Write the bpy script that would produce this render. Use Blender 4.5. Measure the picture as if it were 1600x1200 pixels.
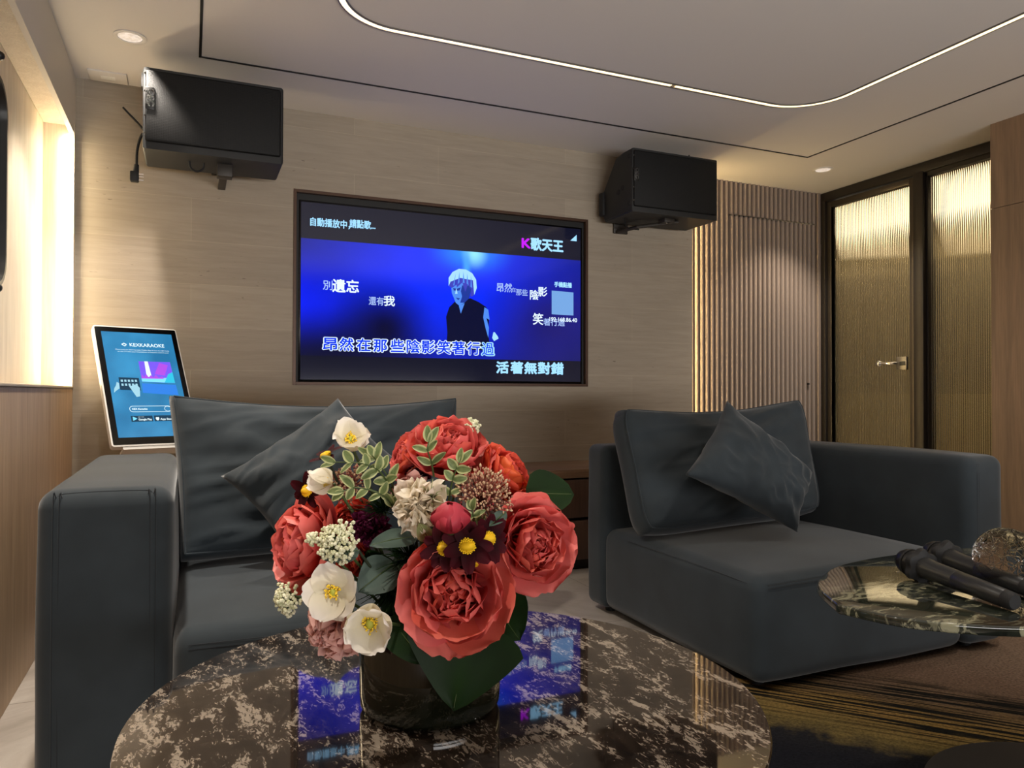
import bpy, bmesh, math, random
from mathutils import Vector, Matrix, noise
from math import sin, cos, pi, radians as R

for _o in list(bpy.data.objects):
    bpy.data.objects.remove(_o)
SC = bpy.context.scene
COL = SC.collection

# ------------------------------------------------------------------ camera
FPX, PITCH, YAW, ROLL = 1167.8, .0118932, .4066021, .001950     # 1600x1200 frame
CAM = Vector((0, 0, .95))
FWD = Vector((sin(YAW) * cos(PITCH), cos(YAW) * cos(PITCH), sin(PITCH)))
_r = Vector((cos(YAW), -sin(YAW), 0))
_u = _r.cross(FWD)
RIGHT = _r * cos(ROLL) + _u * sin(ROLL)
UP = _u * cos(ROLL) - _r * sin(ROLL)
cam_data = bpy.data.cameras.new('camera')
cam_data.sensor_width = 36
cam_data.lens = FPX / 1600 * 36
cam_data.clip_start = .02
cam = bpy.data.objects.new('camera', cam_data)
COL.objects.link(cam)
cam.matrix_world = Matrix((
    (RIGHT.x, UP.x, -FWD.x, CAM.x), (RIGHT.y, UP.y, -FWD.y, CAM.y),
    (RIGHT.z, UP.z, -FWD.z, CAM.z), (0, 0, 0, 1)))
SC.camera = cam


def at(px, py, dep):
    """world point seen at that pixel, dep metres in front of the camera"""
    return CAM + (FWD + RIGHT * ((px - 800) / FPX) - UP * ((py - 600) / FPX)) * dep


# ------------------------------------------------------------------ world, exposure, lights
SC.view_settings.view_transform = 'Standard'
SC.view_settings.look = 'None'
SC.view_settings.exposure = 1.7
SCREEN = .36             # brightness of the lit screens at this exposure
SC.view_settings.gamma = 1
SC.view_settings.use_curve_mapping = False
SC.cycles.max_bounces = 10
SC.cycles.transmission_bounces = 10
SC.cycles.caustics_reflective = False
SC.cycles.caustics_refractive = False
SC.cycles.sample_clamp_indirect = 3
SC.cycles.sample_clamp_direct = 8
SC.cycles.use_denoising = True
world = bpy.data.worlds.new('world')
SC.world = world
world.use_nodes = True
world.node_tree.nodes['Background'].inputs[0].default_value = (.02, .02, .025, 1)
world.node_tree.nodes['Background'].inputs[1].default_value = .2

CEIL = 2.42
WARM = (1.0, .80, .58)
WHITE = (1.0, .90, .78)
LAMP_COL = {'warm': WARM, 'white': WHITE}


def spot(loc, power, size=80, blend=.7, col=WHITE, radius=.035, name='ceiling_spot', target=None):
    l = bpy.data.lights.new(name, 'SPOT')
    l.energy = power
    l.spot_size = R(size)
    l.spot_blend = blend
    l.color = col
    l.shadow_soft_size = radius
    o = bpy.data.objects.new(name, l)
    COL.objects.link(o)
    o.location = loc
    if target is not None:
        o.rotation_euler = (Vector(target) - Vector(loc)).to_track_quat('-Z', 'Y').to_euler()
    return o


# the two ceiling downlights in view
CAN_A = (-.238, 3.45)
CAN_B = (3.807, 3.685)
spot((CAN_A[0], CAN_A[1], CEIL - .012), 26, 84, .45)
spot((CAN_B[0], CAN_B[1], CEIL - .012), 24, 100, .6)


def area(loc, power, sx_, sy_, target, col=WHITE, name='rear_fill_light', spread=180):
    l = bpy.data.lights.new(name, 'AREA')
    l.shape = 'RECTANGLE'
    l.size, l.size_y = sx_, sy_
    l.spread = R(spread)
    l.energy = power
    l.color = col
    o = bpy.data.objects.new(name, l)
    COL.objects.link(o)
    o.location = loc
    o.rotation_euler = (Vector(target) - Vector(loc)).to_track_quat('-Z', 'Y').to_euler()
    return o


# unseen fill light added behind the camera for ceiling and walls
area((1.7, -2.3, .72), 18, 4.2, .5, (1.7, 2.2, 2.7), (1, .97, .94), spread=95)
for _x, _y, _p in ((-.2, 2.15, 48), (-.2, .7, 22), (3.62, 1.9, 6), (2.0, 1.15, 14), (3.62, .3, 8), (.9, -1.3, 8), (2.4, -1.3, 8)):  # unseen spots: the left sofa's one inferred, the rest added as fill
    spot((_x, _y, CEIL - .012), _p, 110, .7)
# corridor behind the reeded glass
area((5.55, 4.2, 1.95), 3.6, .6, 5.0, (5.55, 4.2, 3), (1, .90, .74), 'corridor_uplight_fill').rotation_euler = (pi, 0, 0)  # uplight added to brighten the corridor ceiling
area((5.2, 4.2, 2.405), 22, 1.2, 5.0, (5.2, 4.2, 0), (1, .91, .76), 'corridor_light').rotation_euler = (0, 0, 0)


# ------------------------------------------------------------------ materials
def lin(c):
    if isinstance(c, str):
        c = [int(c[i:i + 2], 16) / 255 for i in (0, 2, 4)]
    return tuple((v / 12.92 if v <= .04045 else ((v + .055) / 1.055) ** 2.4) for v in c)


def rgba(c):
    return (*lin(c), 1)


class NT:
    def __init__(s, name):
        s.m = bpy.data.materials.new(name)
        s.m.use_nodes = True
        s.t = s.m.node_tree
        s.b = s.t.nodes['Principled BSDF']
        s.out = s.t.nodes['Material Output']

    def n(s, kind, **kw):
        nd = s.t.nodes.new('ShaderNode' + kind)
        for k, v in kw.items():
            if k.startswith('i_'):
                key = k[2:]
                key = int(key) if key.isdigit() else key.replace('_', ' ')
                nd.inputs[key].default_value = v
            else:
                setattr(nd, k, v)
        return nd

    def l(s, a, b):
        s.t.links.new(a, b)

    def set(s, **kw):
        for k, v in kw.items():
            s.b.inputs[k.replace('_', ' ')].default_value = v

    def coord(s, scale=(1, 1, 1), rot=(0, 0, 0), kind='Object'):
        tc = s.n('TexCoord')
        mp = s.n('Mapping')
        mp.inputs['Scale'].default_value = scale
        mp.inputs['Rotation'].default_value = rot
        s.l(tc.outputs[kind], mp.inputs['Vector'])
        return mp.outputs[0]

    def noise(s, vec, scale, detail=4, rough=.55, dist=0):
        nd = s.n('TexNoise')
        nd.inputs['Scale'].default_value = scale
        nd.inputs['Detail'].default_value = detail
        nd.inputs['Roughness'].default_value = rough
        nd.inputs['Distortion'].default_value = dist
        s.l(vec, nd.inputs['Vector'])
        return nd.outputs['Fac']

    def ramp(s, fac, stops):
        r = s.n('ValToRGB')
        e = r.color_ramp.elements
        while len(e) < len(stops):
            e.new(.5)
        for el, (p, c) in zip(e, stops):
            el.position = p
            el.color = c if len(c) == 4 else (*c, 1)
        s.l(fac, r.inputs[0])
        return r.outputs[0]

    def mix(s, fac, a, b, mode='MIX'):
        m = s.n('Mix', data_type='RGBA', blend_type=mode)
        for sock, v in ((m.inputs[0], fac), (m.inputs[6], a), (m.inputs[7], b)):
            if hasattr(v, 'links'):
                s.l(v, sock)
            else:
                sock.default_value = v
        return m.outputs[2]

    def bump(s, h, strength=.2, dist=.01):
        b = s.n('Bump')
        b.inputs['Strength'].default_value = strength
        b.inputs['Distance'].default_value = dist
        s.l(h, b.inputs['Height'])
        s.l(b.outputs[0], s.b.inputs['Normal'])
        return b


def plain(name, c, rough=.5, metal=0, spec=.5, coat=0, emit=None, es=1):
    k = NT(name)
    k.set(Base_Color=rgba(c), Roughness=rough, Metallic=metal, Specular_IOR_Level=spec, Coat_Weight=coat)
    if emit:
        k.set(Emission_Color=rgba(emit), Emission_Strength=es)
    return k.m


def wood(name, c1, c2, rough=.45, vertical=True, scale=1.0, seams=None):
    k = NT(name)
    sc = (9, 9, .7) if vertical else (.7, 9, 9)
    v = k.coord(tuple(q * scale for q in sc))
    a = k.noise(v, 2.2, 6, .62, .6)
    fine = k.noise(k.coord((60, 60, 2) if vertical else (2, 60, 60)), 2.5, 3, .6)
    col = k.ramp(a, [(.3, rgba(c1)), (.5, rgba([(int(c1[i:i+2],16)+int(c2[i:i+2],16))/510 for i in (0,2,4)])), (.7, rgba(c2))])
    col = k.mix(.35, col, k.ramp(fine, [(.3, (.35, .35, .35)), (.7, (1, 1, 1))]), 'MULTIPLY')
    k.l(col, k.b.inputs['Base Color'])
    k.set(Roughness=rough)
    k.bump(fine, .08, .003)
    return k.m


def fabric_mat(name, c, c2):
    k = NT(name)
    v = k.coord()
    big = k.noise(v, 5, 3)
    col = k.mix(k.ramp(big, [(.35, (0, 0, 0)), (.7, (1, 1, 1))]), rgba(c), rgba(c2))
    k.l(col, k.b.inputs['Base Color'])
    k.set(Roughness=.85, Specular_IOR_Level=.25, Sheen_Weight=.25, Sheen_Roughness=.45)
    k.bump(k.noise(v, 900, 1), .15, .001)
    return k.m


def travertine():
    k = NT('travertine cladding')
    br = k.n('TexBrick')
    br.offset = .37
    br.inputs['Scale'].default_value = 1
    br.inputs['Brick Width'].default_value = 1.27
    br.inputs['Row Height'].default_value = .212
    br.inputs['Mortar Size'].default_value = .0014
    br.inputs['Mortar Smooth'].default_value = .2
    br.inputs['Color1'].default_value = rgba('a29685')
    br.inputs['Color2'].default_value = rgba('9a8e7e')
    br.inputs['Mortar'].default_value = rgba('ad9f8b')
    k.l(k.coord((1, 1, 1), (R(90), 0, 0)), br.inputs['Vector'])
    st = k.noise(k.coord((1.3, 1.3, 16)), 3.2, 8, .65, .4)
    col = k.mix(.75, br.outputs['Color'], k.ramp(st, [(.3, (.80, .79, .78)), (.62, (1, 1, 1))]), 'MULTIPLY')
    pit = k.noise(k.coord((9, 9, 46)), 2.0, 2, .5)
    where = k.noise(k.coord((.8, .8, 2.2)), 2.2, 2)
    pm = k.n('Math', operation='MULTIPLY')
    k.l(k.ramp(pit, [(.68, (0, 0, 0)), (.72, (1, 1, 1))]), pm.inputs[0])
    k.l(k.ramp(where, [(.55, (0, 0, 0)), (.62, (1, 1, 1))]), pm.inputs[1])
    col = k.mix(pm.outputs[0], col, rgba('75685b'))
    k.l(col, k.b.inputs['Base Color'])
    k.set(Roughness=.62)
    sub = k.n('Math', operation='SUBTRACT')
    k.l(st, sub.inputs[0])
    k.l(pm.outputs[0], sub.inputs[1])
    k.bump(sub.outputs[0], .25, .004)
    return k.m


def stone_floor():
    k = NT('grey stone tile')
    v = k.coord((1, 1, 1))
    a = k.noise(v, 2.2, 9, .68, 1.6)
    col = k.ramp(a, [(.3, rgba('8f867c')), (.5, rgba('aaa198')), (.62, rgba('b5ada4')), (.75, rgba('c8c0b6'))])
    br = k.n('TexBrick')
    br.offset = 0
    br.inputs['Scale'].default_value = 1
    br.inputs['Brick Width'].default_value = .9
    br.inputs['Row Height'].default_value = .9
    br.inputs['Mortar Size'].default_value = .002
    br.inputs['Color1'].default_value = br.inputs['Color2'].default_value = (1, 1, 1, 1)
    br.inputs['Mortar'].default_value = (.45, .43, .4, 1)
    k.l(k.coord(), br.inputs['Vector'])
    col = k.mix(1, col, br.outputs['Color'], 'MULTIPLY')
    k.l(col, k.b.inputs['Base Color'])
    k.set(Roughness=.32)
    return k.m


def marble(name, dark, mid, pale, veins, stretch, scale, amount=.62):
    k = NT(name)
    w = k.coord((1, 1, 1), (0, 0, R(28)))
    warp = k.n('Vectorial') if False else None
    v = k.coord(stretch, (0, 0, R(20)))
    cloud = k.noise(v, scale * .35, 5, .6, .7)
    fl = k.noise(v, scale * 1.6, 10, .72, 1.2)
    base = k.mix(k.ramp(cloud, [(.35, (0, 0, 0)), (.65, (1, 1, 1))]), rgba(dark), rgba(mid))
    add = k.n('Math', operation='MULTIPLY_ADD')
    k.l(cloud, add.inputs[0])
    add.inputs[1].default_value = .85
    k.l(fl, add.inputs[2])
    half = k.n('Math', operation='MULTIPLY')
    k.l(add.outputs[0], half.inputs[0])
    half.inputs[1].default_value = .54
    sharp = k.ramp(half.outputs[0], [(amount, (0, 0, 0)), (amount + .03, (1, 1, 1))])
    col = k.mix(sharp, base, rgba(pale))
    ve = k.n('TexVoronoi', feature='DISTANCE_TO_EDGE')
    ve.inputs['Scale'].default_value = scale * .45
    nv = k.n('TexNoise')
    nv.inputs['Scale'].default_value = 6
    nv.inputs['Detail'].default_value = 5
    k.l(v, nv.inputs['Vector'])
    mv = k.n('Mix', data_type='RGBA')
    mv.inputs[0].default_value = .22
    k.l(v, mv.inputs[6])
    k.l(nv.outputs['Color'], mv.inputs[7])
    k.l(mv.outputs[2], ve.inputs['Vector'])
    vein = k.ramp(ve.outputs['Distance'], [(.004, (1, 1, 1)), (.014, (0, 0, 0))])
    vm = k.n('Math', operation='MULTIPLY')
    k.l(vein, vm.inputs[0])
    vm.inputs[1].default_value = veins
    col = k.mix(vm.outputs[0], col, rgba(pale))
    k.l(col, k.b.inputs['Base Color'])
    k.set(Roughness=.04, Specular_IOR_Level=.6, Coat_Weight=.6, Coat_Roughness=.02)
    return k.m


def rug_mat():
    k = NT('patterned pile rug')
    tc = k.n('TexCoord')
    sep = k.n('SeparateXYZ')
    rot = k.coord((1, 1, 1), (0, 0, R(0)))
    k.l(rot, sep.inputs[0])
    # zones across the rug, from the navy end through ochre and striped black to brown
    wob = k.noise(k.coord((2.2, 2.2, 1)), 2.6, 5, .6)
    zone = k.n('Math', operation='MULTIPLY_ADD')
    k.l(wob, zone.inputs[0])
    zone.inputs[1].default_value = .34
    dot = k.n('VectorMath', operation='DOT_PRODUCT')
    k.l(rot, dot.inputs[0])
    dot.inputs[1].default_value = (.80, .60, 0)
    k.l(dot.outputs['Value'], zone.inputs[2])
    mr = k.n('MapRange')
    mr.inputs['From Min'].default_value = 2.05
    mr.inputs['From Max'].default_value = 3.4
    k.l(zone.outputs[0], mr.inputs['Value'])
    zc = k.ramp(mr.outputs[0], [(.14, rgba('15161c')), (.24, rgba('1d1d20')), (.30, rgba('6b5c35')), (.44, rgba('7d6336')),
                                (.56, rgba('5f4d3a')), (.74, rgba('6d5849')), (1.0, rgba('85705f'))])
    fine = k.noise(k.coord((70, 70, 1)), 1.6, 4, .7)
    # stripes running along the rug
    turned = k.n('Mapping')
    turned.inputs['Rotation'].default_value = (0, 0, R(48))
    k.l(rot, turned.inputs['Vector'])
    m2 = k.n('Mapping')
    m2.inputs['Scale'].default_value = (1.8, 58, 1)
    k.l(turned.outputs[0], m2.inputs['Vector'])
    sv = m2.outputs[0]
    stn = k.noise(sv, 1.0, 3, .5)
    stripe = k.ramp(stn, [(.47, (0, 0, 0)), (.53, (1, 1, 1))])
    band = k.ramp(mr.outputs[0], [(.26, (0, 0, 0)), (.40, (1, 1, 1)), (.60, (1, 1, 1)), (.72, (0, 0, 0))])
    m = k.n('Math', operation='MULTIPLY')
    k.l(stripe, m.inputs[0])
    k.l(band, m.inputs[1])
    col = k.mix(m.outputs[0], zc, rgba('14130f'))
    col = k.mix(.8, col, k.ramp(fine, [(.34, (.35, .35, .35)), (.66, (1.25, 1.25, 1.25))]), 'MULTIPLY')
    k.l(col, k.b.inputs['Base Color'])
    k.set(Roughness=.95, Specular_IOR_Level=.1)
    k.bump(fine, .6, .006)
    return k.m


def attr_mat(name, lo, hi, rough=.5, transl=.25, alt=None, spec=.3):
    """organic surface: colour runs from lo to hi along the 'tint' attribute, 'kind' swings it to alt"""
    k = NT(name)
    a = k.n('Attribute', attribute_name='tint')
    col = k.mix(a.outputs['Fac'], rgba(lo), rgba(hi))
    if alt:
        b = k.n('Attribute', attribute_name='swing')
        col = k.mix(b.outputs['Fac'], col, rgba(alt))
    nz = k.noise(k.coord(), 60, 3)
    col = k.mix(.2, col, k.ramp(nz, [(.3, (.8, .8, .8)), (.7, (1.1, 1.1, 1.1))]), 'MULTIPLY')
    k.l(col, k.b.inputs['Base Color'])
    k.set(Roughness=rough, Specular_IOR_Level=spec)
    if transl:
        tr = k.n('BsdfTranslucent')
        k.l(col, tr.inputs['Color'])
        mx = k.n('MixShader')
        mx.inputs[0].default_value = transl
        k.l(k.b.outputs[0], mx.inputs[1])
        k.l(tr.outputs[0], mx.inputs[2])
        k.l(mx.outputs[0], k.out.inputs['Surface'])
    return k.m


def glass_mat(name, c, rough=.0, ior=1.45):
    k = NT(name)
    k.set(Base_Color=rgba(c), Roughness=rough, Transmission_Weight=1.0, IOR=ior)
    return k.m


def emitter(name, c, s):
    k = NT(name)
    k.set(Base_Color=rgba(c), Emission_Color=rgba(c), Emission_Strength=s, Roughness=.5)
    return k.m


M = {}
M['trav'] = travertine()
M['paint'] = plain('ceiling paint', 'd6d0ca', .6, spec=.25)
M['groove'] = plain('black shadow gap', '0b0a0a', .6)
M['header'] = plain('painted header', 'cfc6ba', .6)
M['pale_wood'] = wood('pale washed oak', 'd6c6b0', 'e6d9c6', .55)
M['wood_panel'] = wood('oak panel', 'b39375', 'd2b592', .5)
M['wood_pillar'] = wood('brown oak laminate', '75604d', '927861', .5, True, .8)
M['walnut'] = wood('walnut drawer', '4a3428', '65493a', .42)
M['walnut_top'] = wood('walnut counter', '7c5f47', '96765a', .4, False)
M['floor'] = stone_floor()
M['rug'] = rug_mat()
M['fabric'] = fabric_mat('slate fabric', '272e33', '30383e')
M['fabric_seam'] = fabric_mat('slate seam', '22272c', '262b31')
M['flute'] = plain('fluted panel lacquer', '8d7d70', .38)
M['flute_back'] = plain('fluted panel ground', '4c4039', .5)
M['black'] = plain('black powder coat', '0d0d0e', .45)
M['spk'] = plain('black textured cabinet', '101112', .55)
M['bracket'] = plain('dark bracket metal', '35302b', .5, .3)
M['rubber'] = plain('black rubber', '08080a', .7)
M['chrome'] = plain('polished chrome', 'e6e3de', .12, 1)
M['steel'] = plain('grey steel', '8b8680', .35, .9)
M['bronze'] = plain('dark bronze frame', '2b2622', .4, .4)
M['stile'] = plain('bronze stile', '4a433b', .35, .6)
M['tvtrim'] = plain('brown metal trim', '4a3427', .4, .4)
M['tvblack'] = plain('gloss black bezel', '050506', .15)
M['white_plastic'] = plain('white plastic', 'e9e6e0', .35)
M['led'] = emitter('warm led strip', 'ffe8b4', .7)
M['led_side'] = emitter('warm led side strip', 'ffdf9c', 22.0)
M['led_niche'] = emitter('warm led niche strip', 'ffecc4', 13.0)
M['marble_dark'] = marble('dark emperador marble', '17120f', '352b24', '8d8275', .08, (2.4, 1.0, 1), 30, .528)
M['marble_green'] = marble('dark green marble', '121512', '30342b', '85836c', .45, (1, 3.0, 1), 10, .535)
_k = NT('bronze reeded glass')
_rf = _k.n('BsdfRefraction')
_rf.inputs['Color'].default_value = rgba('dbd3c0')
_rf.inputs['Roughness'].default_value = .02
_rf.inputs['IOR'].default_value = 1.45
_gl = _k.n('BsdfGlossy')
_gl.inputs['Roughness'].default_value = .28
_fr = _k.n('Fresnel')
_fr.inputs['IOR'].default_value = 1.4
_mx = _k.n('MixShader')
_k.l(_fr.outputs[0], _mx.inputs[0])
_k.l(_rf.outputs[0], _mx.inputs[1])
_k.l(_gl.outputs[0], _mx.inputs[2])
_k.l(_mx.outputs[0], _k.out.inputs['Surface'])
M['reeded'] = _k.m
M['vase'] = NT('smoked glass')
M['vase'].set(Base_Color=rgba('0d1008'), Roughness=.03, Transmission_Weight=.15, IOR=1.5, Specular_IOR_Level=.7)
M['vase'] = M['vase'].m
M['coral'] = attr_mat('coral petal', 'b81c2c', 'f2857e', .5, .28, 'ea6a40')
M['red'] = attr_mat('red orange petal', 'b81f2c', 'e8604e', .5, .25, 'e9742f')
M['bud'] = attr_mat('crimson bud petal', '93202f', 'c04150', .5, .15, 'a82a38')
M['whitep'] = attr_mat('white petal', 'e9e2c8', 'f4efe8', .5, .35)
M['cream'] = attr_mat('cream petal', 'eadfc4', 'f4ecdc', .55, .3, 'd9b3aa')
M['pink'] = attr_mat('blush petal', 'd9938c', 'f0c3b8', .55, .3)
M['plum'] = attr_mat('burgundy petal', '3a0a24', '6a1840', .6, .12)
M['maroon'] = attr_mat('maroon petal', '1a0408', '4a0f1a', .7, .15, None, .1)
M['yellow'] = attr_mat('yellow disc', 'c99a10', 'f2c81e', .7, 0)
M['stamen'] = attr_mat('yellow stamen', 'd9a015', 'f4d23c', .6, 0)
M['pistil'] = plain('green pistil', 'a9ac3f', .6)
M['floret'] = attr_mat('cream floret', 'b9bb8b', 'efedd2', .6, .1)
M['sedum'] = attr_mat('sedum stalk', '84202a', 'dcc09a', .6, .05)
M['leaf'] = attr_mat('deep green leaf', '0d1c0b', '18300f', .55, .12, None, .15)
M['leaf_grey'] = attr_mat('grey green leaf', '2f4038', '54655c', .5, .1)
M['leaf_var'] = attr_mat('variegated leaf', '55693a', 'b4b884', .5, .2)
M['stem'] = plain('green stem', '3c4c22', .6)
M['stem_dark'] = plain('dark stem', '1f2b17', .6)


# ------------------------------------------------------------------ mesh helpers
class MB:
    rim = None
    def __init__(s):
        s.bm = bmesh.new()
        s.tint = s.bm.verts.layers.float.new('tint')
        s.swing = s.bm.verts.layers.float.new('swing')

    def box(s, lo, hi, bev=0, seg=2):
        lo, hi = Vector(lo), Vector(hi)
        r = bmesh.ops.create_cube(s.bm, size=1)
        vs = r['verts']
        for v in vs:
            v.co = Vector([(lo[i] + hi[i]) / 2 + v.co[i] * (hi[i] - lo[i]) for i in range(3)])
        if bev:
            es = list({e for v in vs for e in v.link_edges})
            bmesh.ops.bevel(s.bm, geom=es, offset=bev, segments=seg, affect='EDGES', profile=.5)
        return s

    def prism(s, pts, h0, h1, axis='z', bev=0):
        """extrude a polygon; pts in the plane across axis"""
        def P(a, b, h):
            return {'z': (a, b, h), 'y': (a, h, b), 'x': (h, a, b)}[axis]
        lo = [s.bm.verts.new(P(a, b, h0)) for a, b in pts]
        hi = [s.bm.verts.new(P(a, b, h1)) for a, b in pts]
        fs = [s.bm.faces.new(lo[::-1]), s.bm.faces.new(hi)]
        n = len(pts)
        for i in range(n):
            fs.append(s.bm.faces.new((lo[i], lo[(i + 1) % n], hi[(i + 1) % n], hi[i])))
        bmesh.ops.recalc_face_normals(s.bm, faces=fs)
        if bev:
            es = [e for e in set(e for f in fs[:2] for e in f.edges)]
            bmesh.ops.bevel(s.bm, geom=es, offset=bev, segments=3, affect='EDGES', profile=.5)
        return s

    def lathe(s, prof, c=(0, 0, 0), seg=48, M4=None):
        """prof: list of (radius, height)"""
        rows = []
        c = Vector(c)
        for r, h in prof:
            if r < 1e-6:
                p = Vector((0, 0, h))
                rows.append([s.bm.verts.new((M4 @ p if M4 else p) + c)])
            else:
                row = []
                for i in range(seg):
                    a = 2 * pi * i / seg
                    p = Vector((r * cos(a), r * sin(a), h))
                    row.append(s.bm.verts.new((M4 @ p if M4 else p) + c))
                rows.append(row)
        fs = []
        for a, b in zip(rows, rows[1:]):
            for i in range(seg):
                j = (i + 1) % seg
                if len(a) == 1 and len(b) == 1:
                    break
                if len(a) == 1:
                    fs.append(s.bm.faces.new((a[0], b[j], b[i])))
                elif len(b) == 1:
                    fs.append(s.bm.faces.new((a[i], a[j], b[0])))
                else:
                    fs.append(s.bm.faces.new((a[i], a[j], b[j], b[i])))
        bmesh.ops.recalc_face_normals(s.bm, faces=fs)
        return s

    def tube(s, pts, r, seg=8, r2=None, cap=True, tint=(0, 0)):
        pts = [Vector(p) for p in pts]
        n = len(pts)
        rows = []
        prev = None
        for i, p in enumerate(pts):
            t = (pts[min(i + 1, n - 1)] - pts[max(i - 1, 0)]).normalized()
            if prev is None:
                a = t.orthogonal().normalized()
            else:
                a = (prev - t * prev.dot(t)).normalized()
            prev = a
            b = t.cross(a)
            rr = r + ((r2 if r2 is not None else r) - r) * i / max(1, n - 1)
            row = []
            for k in range(seg):
                v = s.bm.verts.new(p + (a * cos(2 * pi * k / seg) + b * sin(2 * pi * k / seg)) * rr)
                v[s.tint] = tint[0] + (tint[1] - tint[0]) * i / max(1, n - 1)
                row.append(v)
            rows.append(row)
        for a, b in zip(rows, rows[1:]):
            for k in range(seg):
                s.bm.faces.new((a[k], a[(k + 1) % seg], b[(k + 1) % seg], b[k]))
        if cap:
            s.bm.faces.new(rows[0][::-1])
            s.bm.faces.new(rows[-1])
        return s

    def ball(s, c, r, sub=1, sq=(1, 1, 1), tint=0., swing=0., M4=None):
        q = bmesh.ops.create_icosphere(s.bm, subdivisions=sub, radius=1)
        for v in q['verts']:
            p = Vector((v.co.x * sq[0], v.co.y * sq[1], v.co.z * sq[2])) * r
            v.co = (M4 @ p if M4 else p) + Vector(c)
            v[s.tint] = tint
            v[s.swing] = swing
        return s

    def grid(s, rows, tints=None, swing=0., close=False):
        vr = []
        for i, row in enumerate(rows):
            q = []
            for j, p in enumerate(row):
                v = s.bm.verts.new(p)
                if tints:
                    v[s.tint] = tints[i][j]
                v[s.swing] = swing
                q.append(v)
            vr.append(q)
        for a, b in zip(vr, vr[1:]):
            m = len(a)
            for j in range(m if close else m - 1):
                try:
                    s.bm.faces.new((a[j], a[(j + 1) % m], b[(j + 1) % m], b[j]))
                except ValueError:
                    pass
        return s

    def build(s, name, mat, parent=None, smooth=True, angle=40):
        me = bpy.data.meshes.new(name)
        bmesh.ops.remove_doubles(s.bm, verts=s.bm.verts, dist=1e-6)
        s.bm.to_mesh(me)
        s.bm.free()
        o = bpy.data.objects.new(name, me)
        COL.objects.link(o)
        me.materials.append(M[mat] if isinstance(mat, str) else mat)
        if smooth:
            for p in me.polygons:
                p.use_smooth = True
            if angle:
                me.set_sharp_from_angle(angle=R(angle))
        if parent is not None:
            o.parent = parent
            # parents are unrotated empties: keep world coordinates
            o.location = -Vector(parent['_o']) if '_o' in parent else (0, 0, 0)
        return o


def tag(o, label, cat, group=None, kind=None):
    o['label'] = label
    o['category'] = cat
    if group:
        o['group'] = group
    if kind:
        o['kind'] = kind
    return o


ORIG = {}


def thing(name, loc, label, cat, group=None, kind=None):
    o = bpy.data.objects.new(name, None)
    o.empty_display_size = .1
    COL.objects.link(o)
    o.location = loc
    ORIG[o.name] = Vector(loc)
    return tag(o, label, cat, group, kind)


def part(mb, name, mat, parent, **kw):
    """a mesh modelled in world coordinates, hung under its thing (or under one of its parts)"""
    o = mb.build(name, mat, None, **kw)
    o.parent = parent
    q, off = parent, Vector((0, 0, 0))
    while q is not None:
        off += Vector(q.location)
        q = q.parent
    o.location = -off
    return o


def struct(mb, name, mat, label, cat, **kw):
    o = mb.build(name, mat, **kw)
    return tag(o, label, cat, None, 'structure')


def text_mesh(body, size, mat, name, loc, u, v, parent, bold=0., align='LEFT', width=None, spacing=1.0):
    """flat lettering on the plane spanned by u (reading direction) and v (up)"""
    cu = bpy.data.curves.new(name, 'FONT')
    cu.body = body
    cu.size = size
    cu.align_x = align
    cu.space_character = spacing
    tmp = bpy.data.objects.new('tmp_text', cu)
    COL.objects.link(tmp)
    dg = bpy.context.evaluated_depsgraph_get()
    me = bpy.data.meshes.new_from_object(tmp.evaluated_get(dg))
    bpy.data.objects.remove(tmp)
    bpy.data.curves.remove(cu)
    me.name = name
    if width and len(me.vertices):
        xs = [q.co.x for q in me.vertices]
        k = width / max(1e-6, max(xs) - min(xs))
        for q in me.vertices:
            q.co.x *= k
    u, v = Vector(u).normalized(), Vector(v).normalized()
    loc = Vector(loc)
    for q in me.vertices:
        q.co = loc + u * q.co.x + v * q.co.y
    if bold:
        bm = bmesh.new()
        bm.from_mesh(me)
        src = bm.faces[:]
        for q in range(8):
            d = (u * cos(pi * q / 4) + v * sin(pi * q / 4)) * bold
            g2 = bmesh.ops.duplicate(bm, geom=src)
            bmesh.ops.translate(bm, verts=[e for e in g2['geom'] if isinstance(e, bmesh.types.BMVert)], vec=d)
        bm.to_mesh(me)
        bm.free()
    o = bpy.data.objects.new(name, me)
    COL.objects.link(o)
    me.materials.clear()
    me.materials.append(M[mat] if isinstance(mat, str) else mat)
    o.parent = parent
    q, off = parent, Vector((0, 0, 0))
    while q is not None:
        off += Vector(q.location)
        q = q.parent
    o.location = -off
    return o


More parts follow.
